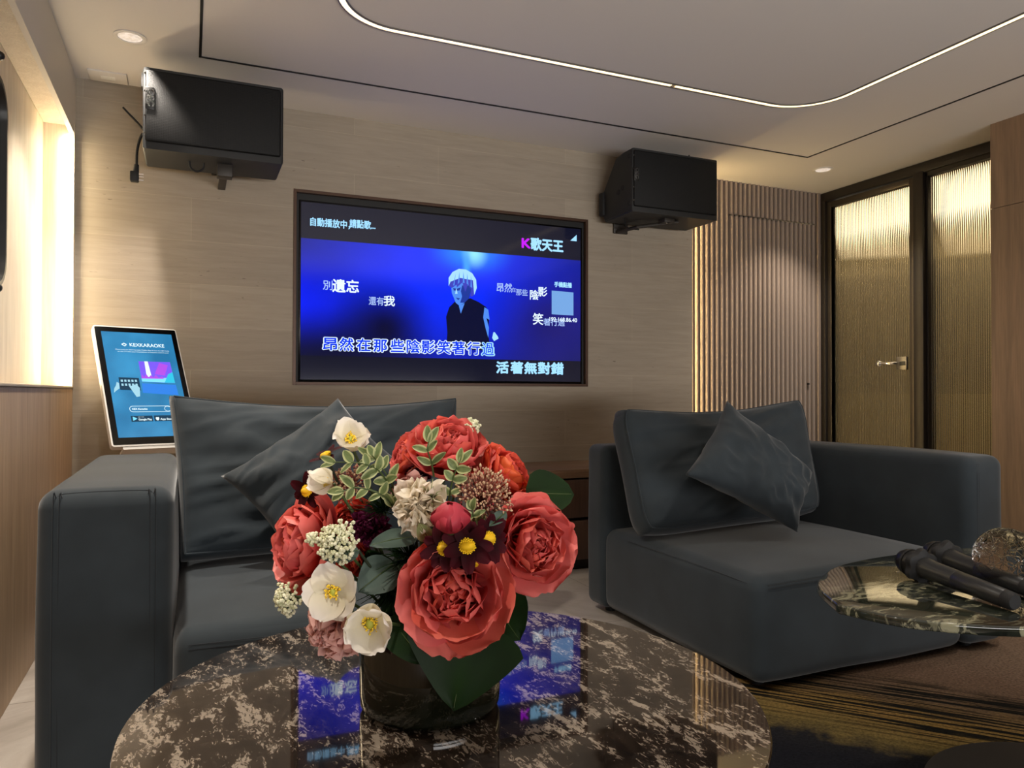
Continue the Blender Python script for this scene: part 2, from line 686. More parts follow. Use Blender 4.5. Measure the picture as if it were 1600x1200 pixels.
def soft_box(mb, lo, hi, r, n=10, puff=(0, 0, 0), wob=0., seed=0):
    """upholstered block: rounded edges of radius r, faces puffed out a little"""
    lo, hi = Vector(lo), Vector(hi)
    c, h = (lo + hi) / 2, (hi - lo) / 2
    def axis(hh):
        # parameters concentrated at the rounding
        k = 4
        a = [-hh + r * (1 - cos(pi / 2 * i / k)) for i in range(k)]
        m = [-hh + r + (2 * hh - 2 * r) * i / n for i in range(n + 1)]
        return a + m + [-q for q in a[::-1]]
    A = [axis(h[i]) for i in range(3)]
    cache = {}

    def V(p):
        key = tuple(round(q, 5) for q in p)
        if key in cache:
            return cache[key]
        inner = Vector([max(-h[i] + r, min(h[i] - r, p[i])) for i in range(3)])
        d = Vector(p) - inner
        q = inner + (d.normalized() * r if d.length > 1e-9 else d)
        for i in range(3):
            j, k2 = (i + 1) % 3, (i + 2) % 3
            f = (1 - (p[j] / h[j]) ** 2) * (1 - (p[k2] / h[k2]) ** 2)
            q[i] += puff[i] * f * (p[i] / h[i])
        if wob:
            q += noise.noise_vector((c + q) * 3.1 + Vector((seed, 0, 0))) * wob
        v = mb.bm.verts.new(c + q)
        cache[key] = v
        return v
    for i in range(3):
        j, k2 = (i + 1) % 3, (i + 2) % 3
        for sgn in (-1, 1):
            for a in range(len(A[j]) - 1):
                for b in range(len(A[k2]) - 1):
                    def P(x, y):
                        p = [0, 0, 0]
                        p[i] = sgn * h[i]
                        p[j] = A[j][x]
                        p[k2] = A[k2][y]
                        return V(p)
                    q = [P(a, b), P(a + 1, b), P(a + 1, b + 1), P(a, b + 1)]
                    if sgn < 0:
                        q.reverse()
                    if len(set(q)) > 2:
                        try:
                            mb.bm.faces.new(list(dict.fromkeys(q)))
                        except ValueError:
                            pass
    return mb


def pillow(mb, c00, c10, c11, c01, T, edge=.0, pinch=.06, wr=.006, seed=0, n=44, pw=2.4, sag=0, corner=0.):
    """soft cushion over four corner points (seen from the front: lower left, lower right, upper right, upper left)"""
    c00, c10, c11, c01 = map(Vector, (c00, c10, c11, c01))
    nrm = (c10 - c00).cross(c01 - c00).normalized()
    def P(u, v, s):
        uu = u * (1 - pinch * (1 - v * v))
        vv = v * (1 - pinch * (1 - u * u))
        kc = 1 - corner * abs(u * v) ** 5
        a, b = (uu * kc + 1) / 2, (vv * kc + 1) / 2
        p = (c00 * (1 - a) + c10 * a) * (1 - b) + (c01 * (1 - a) + c11 * a) * b
        prof = (1 - abs(u) ** pw) * (1 - abs(v) ** pw)
        t = T * (1 if s > 0 or not edge else .75) * (edge + (1 - edge) * max(0, prof) ** .55)
        if sag:
            p += Vector((0, 0, -sag)) * (1 - u * u) * max(0, v)
        # folds: ridged noise drawn towards the corners, soft in the middle
        rad = math.hypot(u, v)
        ang = math.atan2(v, u)
        f1 = noise.noise(Vector((ang * 2.6 + seed * 7, rad * 1.2, s * 3 + seed)))
        f2 = noise.noise(Vector((u * 2.2 + seed, v * 3.4, s + 4.2)))
        q3 = Vector((u * 1.4 + v * .9 + seed, (v - .6 * u) * 3.6, s + seed * .7))
        f3 = 1 - abs(noise.noise(q3)) * 2.6
        f3 = max(0, f3) ** 2 * (.35 + .65 * rad)
        w = wr * (f1 * min(1, rad) * 1.1 + f2 * .8 + f3 * .55) * (prof ** .3 if prof > 0 else 0)
        return p + nrm * (s * t + w)
    g = [[-1 + 2 * i / n for i in range(n + 1)]] * 2
    for s in (1, -1):
        rows = [[P(u, v, s) for u in g[0]] for v in g[1]]
        if s < 0:
            rows = [r[::-1] for r in rows]
        mb.grid(rows)
    if edge > 0:
        ring = [(u, -1) for u in g[0]] + [(1, v) for v in g[0][1:]] + [(-u, 1) for u in g[0][1:]] + [(-1, -v) for v in g[0][1:-1]]
        m = 5
        rows = []
        for k in range(m + 1):
            s = -1 + 2 * k / m
            bul = .25 * T * edge * (1 - s * s)
            row = []
            for u, v in ring:
                p = P(u, v, s)
                o = ((c10 - c00).normalized() * (u if abs(u) == 1 else 0) + (c01 - c00).normalized() * (v if abs(v) == 1 else 0))
                row.append(p + o * bul)
            rows.append(row)
        mb.grid(rows, close=True)
    bmesh.ops.remove_doubles(mb.bm, verts=mb.bm.verts, dist=1e-5)
    bmesh.ops.recalc_face_normals(mb.bm, faces=mb.bm.faces)
    if edge > 0:
        mb.rim = [P(u, v, 1) for u, v in ring + ring[:1]]
    return mb


def seam_tube(pts, r=.0022):
    mb = MB()
    mb.tube(pts, r, 6)
    return mb


#@@ROOM
# ------------------------------------------------------------------ room shell
XL, XR = -.5, 4.0            # left wall face, timber wall face on the right
YB = 4.0                     # television wall
YF = -2.6                    # wall behind the camera
struct(MB().box((-1.2, YF - .2, -.12), (6.2, 7.2, 0)), 'floor', 'floor', 'grey veined stone tile floor of the lounge', 'floor')

# ceiling: flat slab with a routed shadow gap and a racetrack light channel
SLOT_X0, SLOT_X1, SLOT_Y0, SLOT_Y1 = .031, 3.52, -.9, 3.53
struct(MB().box((-1.2, YF - .2, CEIL), (6.2, 7.2, CEIL + .12)), 'ceiling', 'paint', 'pale painted ceiling above the lounge', 'ceiling')
g = MB()
w, dz = .0055, .003
g.box((SLOT_X0 - w, SLOT_Y0, CEIL - dz), (SLOT_X0 + w, SLOT_Y1, CEIL + .001))
g.box((SLOT_X1 - w, SLOT_Y0, CEIL - dz), (SLOT_X1 + w, SLOT_Y1, CEIL + .001))
g.box((SLOT_X0 - w, SLOT_Y1 - w, CEIL - dz), (SLOT_X1 + w, SLOT_Y1 + w, CEIL + .001))
g.box((SLOT_X0 - w, SLOT_Y0 - w, CEIL - dz), (SLOT_X1 + w, SLOT_Y0 + w, CEIL + .001))
struct(g, 'trim_1', 'groove', 'thin black shadow gap ruled as a rectangle in the ceiling', 'trim', smooth=False)


def racetrack(x0, x1, y0, y1, r, n=14):
    pts = []
    for cx, cy, a0 in ((x1 - r, y1 - r, 0), (x0 + r, y1 - r, 90), (x0 + r, y0 + r, 180), (x1 - r, y0 + r, 270)):
        for i in range(n + 1):
            a = R(a0 + 90 * i / n)
            pts.append(Vector((cx + r * cos(a), cy + r * sin(a), 0)))
    return pts


def ribbon(pts, w, z0, z1, skip=None):
    mb = MB()
    n = len(pts)
    for i in range(n):
        a, b = pts[i], pts[(i + 1) % n]
        if (b - a).length < 1e-6:
            continue
        segs = [(a, b)]
        if skip and abs(a.y - skip[1]) < .02 and abs(b.y - skip[1]) < .02 and min(a.x, b.x) < skip[0] < max(a.x, b.x):
            d = (b - a).normalized()
            q = a + d * abs(skip[0] - a.x)
            segs = [(a, q - d * .014), (q + d * .014, b)]
        for s, e in segs:
            t0 = (s - (pts[i - 1] if s is a else s - (e - s))).normalized() + (e - s).normalized()
            t1 = (e - s).normalized() + ((pts[(i + 2) % n] - e).normalized() if e is b else (e - s).normalized())
            n0 = Vector((-t0.y, t0.x, 0)).normalized() * w
            n1 = Vector((-t1.y, t1.x, 0)).normalized() * w
            vs = []
            for z in (z0, z1):
                for p, nn in ((s, n0), (e, n1)):
                    vs += [mb.bm.verts.new((p.x + nn.x, p.y + nn.y, z)), mb.bm.verts.new((p.x - nn.x, p.y - nn.y, z))]
            A = vs
            for f in ((0, 1, 3, 2), (4, 6, 7, 5), (0, 2, 6, 4), (1, 5, 7, 3)):
                mb.bm.faces.new([A[k] for k in f])
    return mb


LX0, LX1, LY0, LY1 = .49, 2.955, .1, 2.955
track = thing('led_track_light', (1.7, 1.5, CEIL), 'glowing warm light line with rounded corners set in the ceiling', 'ceiling light')
path = racetrack(LX0, LX1, LY0, LY1, .26)
part(ribbon(path, .0115, CEIL - .004, CEIL + .001, (2.11, LY1)), 'diffuser', 'led', track, smooth=False)
prof = MB()
for off in (-.0145, .0145):
    ring = racetrack(LX0 - off, LX1 + off, LY0 - off, LY1 + off, .26 + off)
    rb = ribbon(ring, .0028, CEIL - .006, CEIL + .001)
    me_ = bpy.data.meshes.new('t')
    rb.bm.to_mesh(me_)
    prof.bm.from_mesh(me_)
    bpy.data.meshes.remove(me_)
part(prof, 'channel_edge', 'steel', track, smooth=False)


def downlight(loc, label, group='recessed ceiling downlights'):
    t = thing('downlight', (*loc, CEIL), label, 'ceiling light', group)
    c = (*loc, CEIL)
    part(MB().lathe([(.062, 0), (.064, -.004), (.056, -.007), (.047, -.004), (.047, -.001)], c), 'trim_ring', 'paint', t)
    part(MB().lathe([(0, -.0015), (.02, -.002), (.036, -.003), (.046, -.0015)], c), 'lens', LENS, t)
    return t


LENS = NT('downlight lens')
LENS.set(Base_Color=rgba('cfc0ae'), Roughness=.3, Emission_Color=rgba('ffe9d0'), Emission_Strength=.2)
LENS.l(LENS.ramp(LENS.noise(LENS.coord(), 70, 2), [(.4, (.55, .48, .42)), (.55, (1, .92, .84))]), LENS.b.inputs['Emission Color'])
LENS = LENS.m
downlight(CAN_A, 'round recessed downlight above the left loudspeaker')
downlight(CAN_B, 'round recessed downlight in front of the fluted wall panel')

# television wall: a thick travertine slab with the niche for the screen
TX0, TX1, TZ0, TZ1 = .486, 2.224, .989, 2.008
mb = MB()
mb.box((-.519, YB, 0), (TX0, 4.14, CEIL))
mb.box((TX1, YB, 0), (3.0, 4.14, CEIL))
mb.box((TX0, YB, 0), (TX1, 4.14, TZ0))
mb.box((TX0, YB, TZ1), (TX1, 4.14, CEIL))
mb.box((TX0 - .05, 4.12, TZ0 - .05), (TX1 + .05, 4.14, TZ1 + .05))
struct(mb, 'wall_back', 'trav', 'beige travertine clad wall holding the television', 'wall', smooth=False)
struct(MB().box((-1.2, 4.25, 0), (4.36, 4.5, CEIL)), 'wall_far', 'flute_back', 'dark wall behind the fluted panel', 'wall')

# fluted panel and the hidden flush door in it
FY, PIT = 4.16, .0405


def flutes(mb, x0, x1, z0, z1):
    n = max(1, round((x1 - x0) / PIT))
    p = (x1 - x0) / n
    for i in range(n):
        c = x0 + p * (i + .5)
        prof = []
        for k in range(9):
            a = pi * k / 8
            prof.append((c - cos(a) * p * .40, FY - sin(a) * .022))
        prof = [(c - p * .40, FY + .012)] + prof + [(c + p * .40, FY + .012)]
        mb.prism(prof, z0, z1, 'z')
    mb.box((x0, FY + .006, z0), (x1, FY + .02, z1))


DX0, DX1, DZ1 = 3.42, 4.215, 2.186
mb = MB()
flutes(mb, 3.0, DX0, 0, CEIL)
flutes(mb, DX0, DX1, DZ1 + .006, CEIL)
struct(mb, 'wall_panel', 'flute', 'taupe fluted wall panel right of the television wall', 'wall panel', angle=35)
dleaf = thing('door_2', ((DX0 + DX1) / 2, FY, 0), 'flush fluted door hidden in the fluted wall panel', 'door', None, 'structure')
mb = MB()
flutes(mb, DX0 + .003, DX1 - .003, .01, DZ1)
part(mb, 'door_leaf', 'flute', dleaf, angle=35)
mb = MB()
for i in range(20):
    x = DX0 + (DX1 - DX0) * (i + .5) / 20
    mb.box((x - .013, FY - .023, DZ1 - .004), (x + .013, FY - .005, DZ1 + .003))
part(mb, 'top_edge', 'steel', dleaf)
part(MB().box((DX1 + .001, FY - .03, .0), (DX1 + .03, FY + .02, CEIL), .004), 'jamb', 'flute', dleaf)
for z in (2.0, 1.55, .9):
    part(MB().lathe([(.006, -.05), (.008, -.05), (.008, .05), (.006, .05)], (DX1 + .045, FY - .03, z), 12).box((DX1 + .035, FY - .028, z - .045), (DX1 + .055, FY - .022, z + .045)), 'hinge', 'steel', dleaf)
part(MB().lathe([(0, -.026), (.006, -.026), (.006, 0)], (4.13, FY, 1.02), 12, Matrix.Rotation(R(-90), 4, 'X')), 'lock_hole', 'black', dleaf)
# light line behind the slab's right edge
sl = thing('led_side_light', (3.004, 4.05, 0), 'vertical warm light strip hidden at the right edge of the travertine wall', 'wall light')
part(MB().box((3.0, 4.085, .02), (3.006, 4.105, CEIL - .01)), 'diffuser', 'led_side', sl)

# right side: black framed reeded glass door, fixed light, then the timber wall
GX = 4.3
d1 = thing('door_1', (GX, 3.75, 0), 'bronze reeded glass door in a black frame', 'door', None, 'structure')
fr = MB()
fr.box((GX - .05, 2.62, 2.352), (GX + .05, 4.14, CEIL - .004), .004)
fr.box((GX - .05, 4.098, 0), (GX + .05, 4.14, 2.36), .004)
fr.box((GX - .055, 3.30, 0), (GX + .05, 3.372, 2.36), .004)
part(fr, 'frame', 'bronze', d1)
st = MB()
st.box((GX - .03, 3.376, .01), (GX + .02, 3.418, 2.345), .003)
st.box((GX - .03, 4.06, .01), (GX + .02, 4.095, 2.345), .003)
st.box((GX - .03, 3.418, 2.305), (GX + .02, 4.06, 2.345), .003)
st.box((GX - .03, 3.418, .01), (GX + .02, 4.06, .09), .003)
part(st, 'sash', 'stile', d1)


def reeded(mb, y0, y1, z0, z1, x, pitch=.0135):
    n = round((y1 - y0) / pitch)
    p = (y1 - y0) / n
    pr = [(x + .004, y1), (x + .004, y0)]
    for i in range(n):
        for k in range(6):
            a = pi * k / 6
            pr.append((x - .0042 * sin(a), y0 + p * (i + (1 - cos(a)) / 2)))
    pr.append((x, y1))
    mb.prism(pr, z0, z1, 'z')
    return mb


part(reeded(MB(), 3.42, 4.058, .09, 2.305, GX), 'glass_pane', 'reeded', d1, angle=50)
hd = part(MB().box((GX - .047, 3.428, 1.105), (GX - .03, 3.505, 1.19), .004), 'handle_plate', 'steel', d1)
part(MB().box((GX - .05, 3.437, 1.133), (GX - .046, 3.478, 1.16), .001), 'lock_window', 'black', hd)
lv = MB()
lv.tube([(GX - .05, 3.5, 1.148), (GX - .085, 3.5, 1.148), (GX - .09, 3.52, 1.148), (GX - .09, 3.58, 1.149)], .0105, 12)
lv.ball((GX - .092, 3.60, 1.148), .021, 3, (.8, 1.2, 1))
part(lv, 'handle_lever', 'chrome', hd)

w1 = thing('window_1', (GX, 3.0, 0), 'fixed bronze reeded glass panel between black post and timber wall', 'window', None, 'structure')
part(reeded(MB(), 2.66, 3.296, .06, 2.33, GX), 'glass_pane', 'reeded', w1, angle=50)
part(MB().box((GX - .03, 3.285, .0), (GX + .02, 3.30, 2.352), .002).box((GX - .03, 2.62, 0), (GX + .03, 3.3, .06)).box((GX - .03, 2.62, 2.325), (GX + .02, 3.3, 2.352)), 'glazing_bead', 'bronze', w1)

mb = MB()
mb.box((XR, 2.20, 0), (4.36, 2.70, 1.955), .002)
mb.box((XR, 2.20, 1.957), (4.36, 2.70, CEIL), .002)
mb.box((XR, YF, 0), (4.36, 2.198, CEIL), .002)
struct(mb, 'wall_right', 'wood_pillar', 'brown wood grain panelled wall at the right beside the glass', 'wall', smooth=False)
# corridor seen through the glass
mb = MB()
mb.box((6.0, 1.2, 0), (6.15, 7.0, CEIL))
mb.box((4.36, 7.0, 0), (6.15, 7.1, CEIL))
mb.box((4.25, 4.5, 0), (4.36, 7.1, CEIL))
mb.box((4.36, 1.1, 0), (6.15, 1.2, CEIL))
struct(mb, 'wall_corridor', plain('corridor paint', 'a59c88', .6), 'beige corridor wall seen through the reeded glass', 'wall')
struct(MB().box((5.95, 1.2, 0), (6.0, 7.0, .95)), 'trim_2', plain('corridor dado', 'bdb296', .5), 'dark corridor panelling seen through the reeded glass', 'trim')
for n_, y_ in ((3, 2.5), (4, 3.9), (5, 5.3)):  # dark door shapes added to give the glass light and dark stripes
    struct(MB().box((5.93, y_, 0), (5.99, y_ + .7, 2.1), .004), 'door_%d' % n_, 'bronze', 'dark panel added in the corridor for stripes in the reeded glass', 'door')
struct(MB().box((-1.2, YF - .15, 0), (6.2, YF, CEIL)), 'wall_front', plain('rear wall', '7d6f62', .6), 'plain wall behind the viewpoint', 'wall')

# left wall: timber dado, glowing recess, painted header
mb = MB()
mb.box((-.9, YF, 0), (XL, 3.985, .965), .002)
mb.box((-.9, 3.985, 0), (XL - .004, 4.14, .965))
struct(mb, 'wall_left', 'wood_panel', 'oak panelled lower part of the left wall', 'wall', smooth=False)
struct(MB().box((-.9, YF, .966), (XL + .004, 3.985, .977), .002), 'trim_3', plain('ledge', 'b9a78f', .4), 'thin pale ledge along the bottom of the glowing recess', 'trim')
mb = MB()
mb.box((-.9, YF, 2.185), (XL - .022, 4.14, CEIL))
mb.box((XL - .021, YF, 2.145), (XL, 4.0, CEIL), .001)
struct(mb, 'wall_header', 'header', 'painted header above the glowing wall recess at left', 'wall', smooth=False)
struct(MB().box((-.9, YF, .97), (-.622, 3.96, 2.188)), 'wall_recess', 'pale_wood', 'pale washed oak back of the wall recess at left', 'wall', smooth=False)
struct(MB().box((-.9, 3.955, .97), (XL + .002, 4.02, 2.186)), 'wall_recess_end', 'pale_wood', 'pale end wall of the recess at left', 'wall', smooth=False)
struct(MB().box((-.62, YF, 2.178), (XL - .022, 3.955, 2.186)), 'trim_4', 'pale_wood', 'pale wood soffit of the recess at left', 'trim', smooth=False)
nl = thing('niche_light', (-.515, 3.9, .98), 'bright vertical warm light strip at the end of the wall recess', 'wall light')
part(MB().box((-.530, 3.935, .985), (-.506, 3.953, 2.12), .003), 'diffuser', 'led_niche', nl)

# mirror at the frame's left edge, hung in the recess
mi = thing('wall_mirror', (-.615, 2.9, 1.67), 'black rounded mirror frame hung in the recess at the left edge', 'mirror')


def rrect(y0, y1, z0, z1, r, n=8):
    out = []
    for cy, cz, a0 in ((y1 - r, z1 - r, 0), (y0 + r, z1 - r, 90), (y0 + r, z0 + r, 180), (y1 - r, z0 + r, 270)):
        for i in range(n + 1):
            a = R(a0 + 90 * i / n)
            out.append((cy + r * cos(a), cz + r * sin(a)))
    return out


o1, i1 = rrect(2.47, 3.125, 1.31, 2.02, .12), rrect(2.485, 3.11, 1.325, 2.005, .108)
mb = MB()
rows = []
for pts, x in ((o1, -.621), (o1, -.597), (i1, -.597), (i1, -.621)):
    rows.append([Vector((x, a, b)) for a, b in pts])
mb.grid(rows, close=True)
part(mb, 'frame', 'black', mi)
part(MB().prism(i1, -.621, -.615, 'x'), 'mirror_glass', plain('mirror silver', 'e0ddd8', .04, 1), mi)
for z in (2.10, 1.305):
    part(MB().ball((-.606, 3.03, z), .016, 2), 'hanger', 'black', mi)

# small ceiling access plate by the corner
ap = thing('ceiling_socket_plate', (-.36, 3.9, CEIL), 'small white socket plate on the ceiling in the back left corner', 'socket plate')
part(MB().box((-.44, 3.86, CEIL - .008), (-.28, 3.985, CEIL + .001), .003), 'plate', 'paint', ap)
part(MB().box((-.39, 3.905, CEIL - .0095), (-.33, 3.945, CEIL - .0075), .001), 'socket', 'white_plastic', ap)

#@@CABINET
# ------------------------------------------------------------------ low cabinet below the television
cb = thing('low_cabinet', (1.25, 3.76, 0), 'long walnut drawer cabinet under the television', 'cabinet')
CY = 3.53
part(MB().box((-.48, CY - .005, .497), (2.98, 3.998, .543), .003), 'countertop', 'walnut_top', cb)
part(MB().box((-.48, CY + .03, .05), (2.98, 3.998, .495)), 'carcass', plain('dark carcass', '1b1411', .6), cb)
part(MB().box((-.46, CY + .05, 0), (2.96, 3.99, .05)), 'plinth', plain('dark plinth', '1d1715', .5), cb)
nx = 4
for i in range(nx):
    x0 = -.478 + i * 3.456 / nx
    x1 = x0 + 3.456 / nx - .004
    part(MB().box((x0, CY, .285), (x1, CY + .03, .487), .002), 'drawer', 'walnut', cb)
    part(MB().box((x0, CY, .06), (x1, CY + .03, .268), .002), 'drawer', 'walnut', cb)

#@@TV
# ------------------------------------------------------------------ television
tv = thing('television', ((TX0 + TX1) / 2, 4.0, TZ0), 'large television recessed in the travertine wall showing a blue karaoke video', 'television')
mb = MB()
t = .016
for lo, hi in (((TX0, YB - .006, TZ0), (TX0 + t, 4.11, TZ1)), ((TX1 - t, YB - .006, TZ0), (TX1, 4.11, TZ1)),
               ((TX0 + t, YB - .006, TZ0), (TX1 - t, 4.11, TZ0 + t)), ((TX0 + t, YB - .006, TZ1 - t), (TX1 - t, 4.11, TZ1))):
    mb.box(lo, hi, .001)
part(mb, 'niche_trim', 'tvtrim', tv, smooth=False)
SX0, SX1, SZ0, SZ1, SY = .527, 2.183, 1.018, 1.949, 4.018
mb = MB()
mb.box((TX0 + t, SY + .004, TZ0 + t), (TX1 - t, 4.10, TZ1 - t))
part(mb, 'niche_lining', plain('black lining', '060606', .6), tv)
part(MB().box((SX0 - .011, SY, SZ0 - .012), (SX1 + .011, SY + .03, SZ1 + .011), .003), 'bezel', 'tvblack', tv)
SW, SH = SX1 - SX0, SZ1 - SZ0


def screen_mat():
    k = NT('television picture')
    tc = k.n('TexCoord')
    sep = k.n('SeparateXYZ')
    k.l(tc.outputs['Generated'], sep.inputs[0])
    X, Z = sep.outputs[0], sep.outputs[2]

    def glow(cx, cz, rx, rz, power):
        mp = k.n('Mapping')
        mp.inputs['Location'].default_value = (-cx / rx, 0, -cz / rz)
        mp.inputs['Scale'].default_value = (1 / rx, 0, 1 / rz)
        k.l(tc.outputs['Generated'], mp.inputs['Vector'])
        ln = k.n('VectorMath', operation='LENGTH')
        k.l(mp.outputs[0], ln.inputs[0])
        mr = k.n('MapRange', interpolation_type='SMOOTHSTEP')
        mr.inputs['From Min'].default_value = 1
        mr.inputs['From Max'].default_value = 0
        k.l(ln.outputs['Value'], mr.inputs['Value'])
        pw = k.n('Math', operation='POWER')
        k.l(mr.outputs[0], pw.inputs[0])
        pw.inputs[1].default_value = power
        return pw.outputs[0]
    col = k.mix(glow(.5, .62, .68, .70, .8), rgba('101658'), rgba('0a2cff'))
    col = k.mix(glow(.0, .45, .26, .36, 1.2), col, rgba('0c22f0'))
    col = k.mix(glow(.27, .30, .20, .34, .8), col, rgba('080a36'))
    col = k.mix(glow(.1, .1, .4, .35, .8), col, rgba('06082a'))
    col = k.mix(glow(.88, .35, .3, .5, .8), col, rgba('17176e'))
    col = k.mix(glow(.57, .80, .20, .20, 1.4), col, rgba('1f8cff'))
    col = k.mix(glow(.585, .79, .06, .12, 1.0), col, rgba('8fe2ff'))
    col = k.mix(glow(.555, .70, .022, .14, 1.0), col, rgba('3f9dff'))
    nz = k.noise(k.coord((1, 1, 1)), 2.4, 3)
    col = k.mix(.35, col, k.ramp(nz, [(.3, (.55, .55, .6)), (.7, (1.1, 1.1, 1.1))]), 'MULTIPLY')
    # black letterbox bars above and below the picture
    st1 = k.n('Math', operation='GREATER_THAN')
    st1.inputs[1].default_value = .795
    k.l(Z, st1.inputs[0])
    st2 = k.n('Math', operation='LESS_THAN')
    st2.inputs[1].default_value = .135
    k.l(Z, st2.inputs[0])
    mxn = k.n('Math', operation='MAXIMUM')
    k.l(st1.outputs[0], mxn.inputs[0])
    k.l(st2.outputs[0], mxn.inputs[1])
    col = k.mix(mxn.outputs[0], col, rgba('0d0f22'))
    k.set(Base_Color=(.003, .003, .004, 1), Roughness=.08, Emission_Strength=SCREEN)
    k.l(col, k.b.inputs['Emission Color'])
    return k.m


scr = part(MB().box((SX0, SY - .002, SZ0), (SX1, SY + .001, SZ1)), 'screen', screen_mat(), tv, smooth=False)


def flat(name, c, s=1.0):
    k = NT(name)
    k.set(Base_Color=(.003, .003, .004, 1), Roughness=.1, Emission_Color=rgba(c), Emission_Strength=s * SCREEN)
    return k.m


M['t_blue'] = flat('caption pale blue', '9fd8ff')
M['t_white'] = flat('caption white', 'dff0ff')
M['t_fill'] = flat('caption blue fill', '1238e0')
M['t_mag'] = flat('magenta letter', 'c021f0')
M['t_grey'] = flat('pale lyric', '9db6ea')
M['s_suit'] = flat('singer suit', '080c2e')
M['s_skin'] = flat('singer face', '4c86e6')
M['s_dark'] = flat('singer face shade', '1c3694')
M['s_hair'] = flat('singer hair', '3b3fb4')
M['s_light'] = flat('singer rim light', '9fd4ff')
TU, TV_ = (1, 0, 0), (0, 0, 1)


def sx(px, py, lift=0):
    """point on the picture plane for a position in the photographed screen (full frame pixels)"""
    d = FWD + RIGHT * ((px - 800) / FPX) - UP * ((py - 600) / FPX)
    y = SY - .003 - lift
    return CAM + d * (y / d.y)


def caption(body, x0, y0, x1, h, mat, name, lift=0., bold=0., dx=0.):
    """caption whose lower left is at x0,y0; right end at x1; h is the glyph height in pixels there"""
    a = sx(x0, y0, lift)
    b = sx(x1, y0, lift)
    c = sx(x0, y0 - h, lift)
    return text_mesh(body, (c.z - a.z) * 1.08, mat, name, a + Vector((dx, 0, .01)), TU, TV_, scr, bold, 'LEFT', b.x - a.x)


caption('自動播放中，', 483, 354, 545, 13, 't_blue', 'status_caption', .0008, .0012)
caption('請點歌...', 546, 357, 586, 13, 't_blue', 'status_caption', .0008, .0012)
caption('K', 814, 389, 827, 19, 't_mag', 'title_letter', .0008, .003)
caption('歌天王', 829, 391, 879, 19, 't_blue', 'title_caption', .0008, .003)
caption('別', 504, 454, 519, 15, 't_grey', 'lyric_caption', .0008, .0006)
caption('遺忘', 519, 457, 560, 20, 't_white', 'lyric_caption', .0008, .0018)
caption('還有', 576, 478, 599, 13, 't_grey', 'lyric_caption', .0008, .0006)
caption('我', 599, 479, 616, 16, 't_white', 'lyric_caption', .0008, .0012)
caption('昂然', 775, 457, 799, 14, 't_grey', 'lyric_caption', .0008, .0008)
caption('在', 799, 458, 806, 7, 't_grey', 'lyric_caption', .0008, .0)
caption('那些', 806, 463, 824, 10, 't_grey', 'lyric_caption', .0008, .0005)
caption('陰', 827, 469, 840, 15, 't_white', 'lyric_caption', .0008, .001)
caption('影', 840, 464, 854, 15, 't_white', 'lyric_caption', .0008, .001)
caption('笑', 832, 508, 848, 18, 't_white', 'lyric_caption', .0008, .001)
caption('著行過', 849, 510, 882, 11, 't_grey', 'lyric_caption', .0008, .0006)
caption('手機點播', 866, 450, 893, 8, 't_blue', 'phone_caption', .0012, .0012)
caption('192.168.86.40', 857, 504, 900, 8, 't_white', 'address_caption', .0014, .0006)
for q, (ch, x) in enumerate(zip('昂然在那些陰影笑著行', (502, 529, 556, 582, 609, 633, 657, 682, 705, 729))):
    yb = 548 + (x - 502) * .03
    wd = 23 - q * .25
    caption(ch, x, yb, x + wd, 20, 't_white', 'subtitle_outline', .0008, .0055)
    caption(ch, x + .8, yb, x + wd - .8, 20, 't_fill', 'subtitle_fill', .0018, .0016)
caption('過', 752, 556, 772, 20, 't_blue', 'subtitle_outline', .0008, .0055)
caption('過', 752.6, 556, 771, 20, 't_fill', 'subtitle_fill', .0018, .0006)
for ch, x in zip('活著無對錯', (775, 797.5, 819, 840, 861)):
    caption(ch, x, 584 + (x - 775) * .02, x + 18.5, 18, 't_blue', 'subtitle_next', .0008, .0032)
# blank tile standing where the code was, and the signal mark
def poly(name, pts, mat, lift=.0008):
    mb = MB()
    vs = [mb.bm.verts.new(sx(a, b, lift)) for a, b in pts]
    f = mb.bm.faces.new(vs)
    bmesh.ops.triangulate(mb.bm, faces=[f])
    bmesh.ops.recalc_face_normals(mb.bm, faces=mb.bm.faces)
    return part(mb, name, mat, scr, smooth=False)


poly('blank_tile', [(862, 454), (896, 457), (896, 493), (862, 491)], flat('tile pale blue', '6f9fd8'))
poly('signal_mark', [(891, 376), (901, 377), (901, 367)], 't_blue')
# the singer in the video: rim-lit head and dark suit
poly('singer_suit', [(697, 545), (699, 520), (697, 495), (702, 480), (712, 470), (722, 470), (735, 466), (748, 472), (760, 480), (764, 500), (763, 520), (766, 548)], 's_suit', .0004)
poly('singer_sleeve', [(757, 480), (763, 484), (765, 500), (760, 497), (764, 512), (763, 528), (759, 514), (755, 496)], 's_skin', .0006)
poly('singer_face', [(705, 448), (706, 458), (709, 465), (712, 473), (718, 478), (726, 473), (733, 466), (736, 455), (735, 441), (722, 437), (708, 438)], 's_skin', .0006)
poly('singer_cheek', [(722, 446), (720, 455), (722, 463), (719, 473), (726, 473), (733, 466), (736, 455), (736, 446)], 's_dark', .0008)
poly('singer_eye', [(708, 450), (714, 451), (720, 449), (718, 454), (709, 454)], 's_dark', .001)
poly('singer_mouth', [(712, 465), (719, 466), (716, 469)], 's_dark', .001)
poly('singer_hair', [(702, 447), (702, 435), (708, 426), (717, 421), (727, 422), (737, 428), (743, 438), (744, 450), (740, 462), (735, 464), (736, 452), (731, 444), (727, 456), (722, 440), (714, 449), (712, 438), (706, 450)], 's_hair', .0009)
poly('singer_rim_light', [(701, 447), (701, 434), (707, 425), (717, 420), (728, 421), (738, 427), (744, 437), (745, 450), (741, 461), (741, 448), (739, 438), (733, 430), (724, 426), (714, 426), (707, 432), (704, 440)], 's_light', .0011)
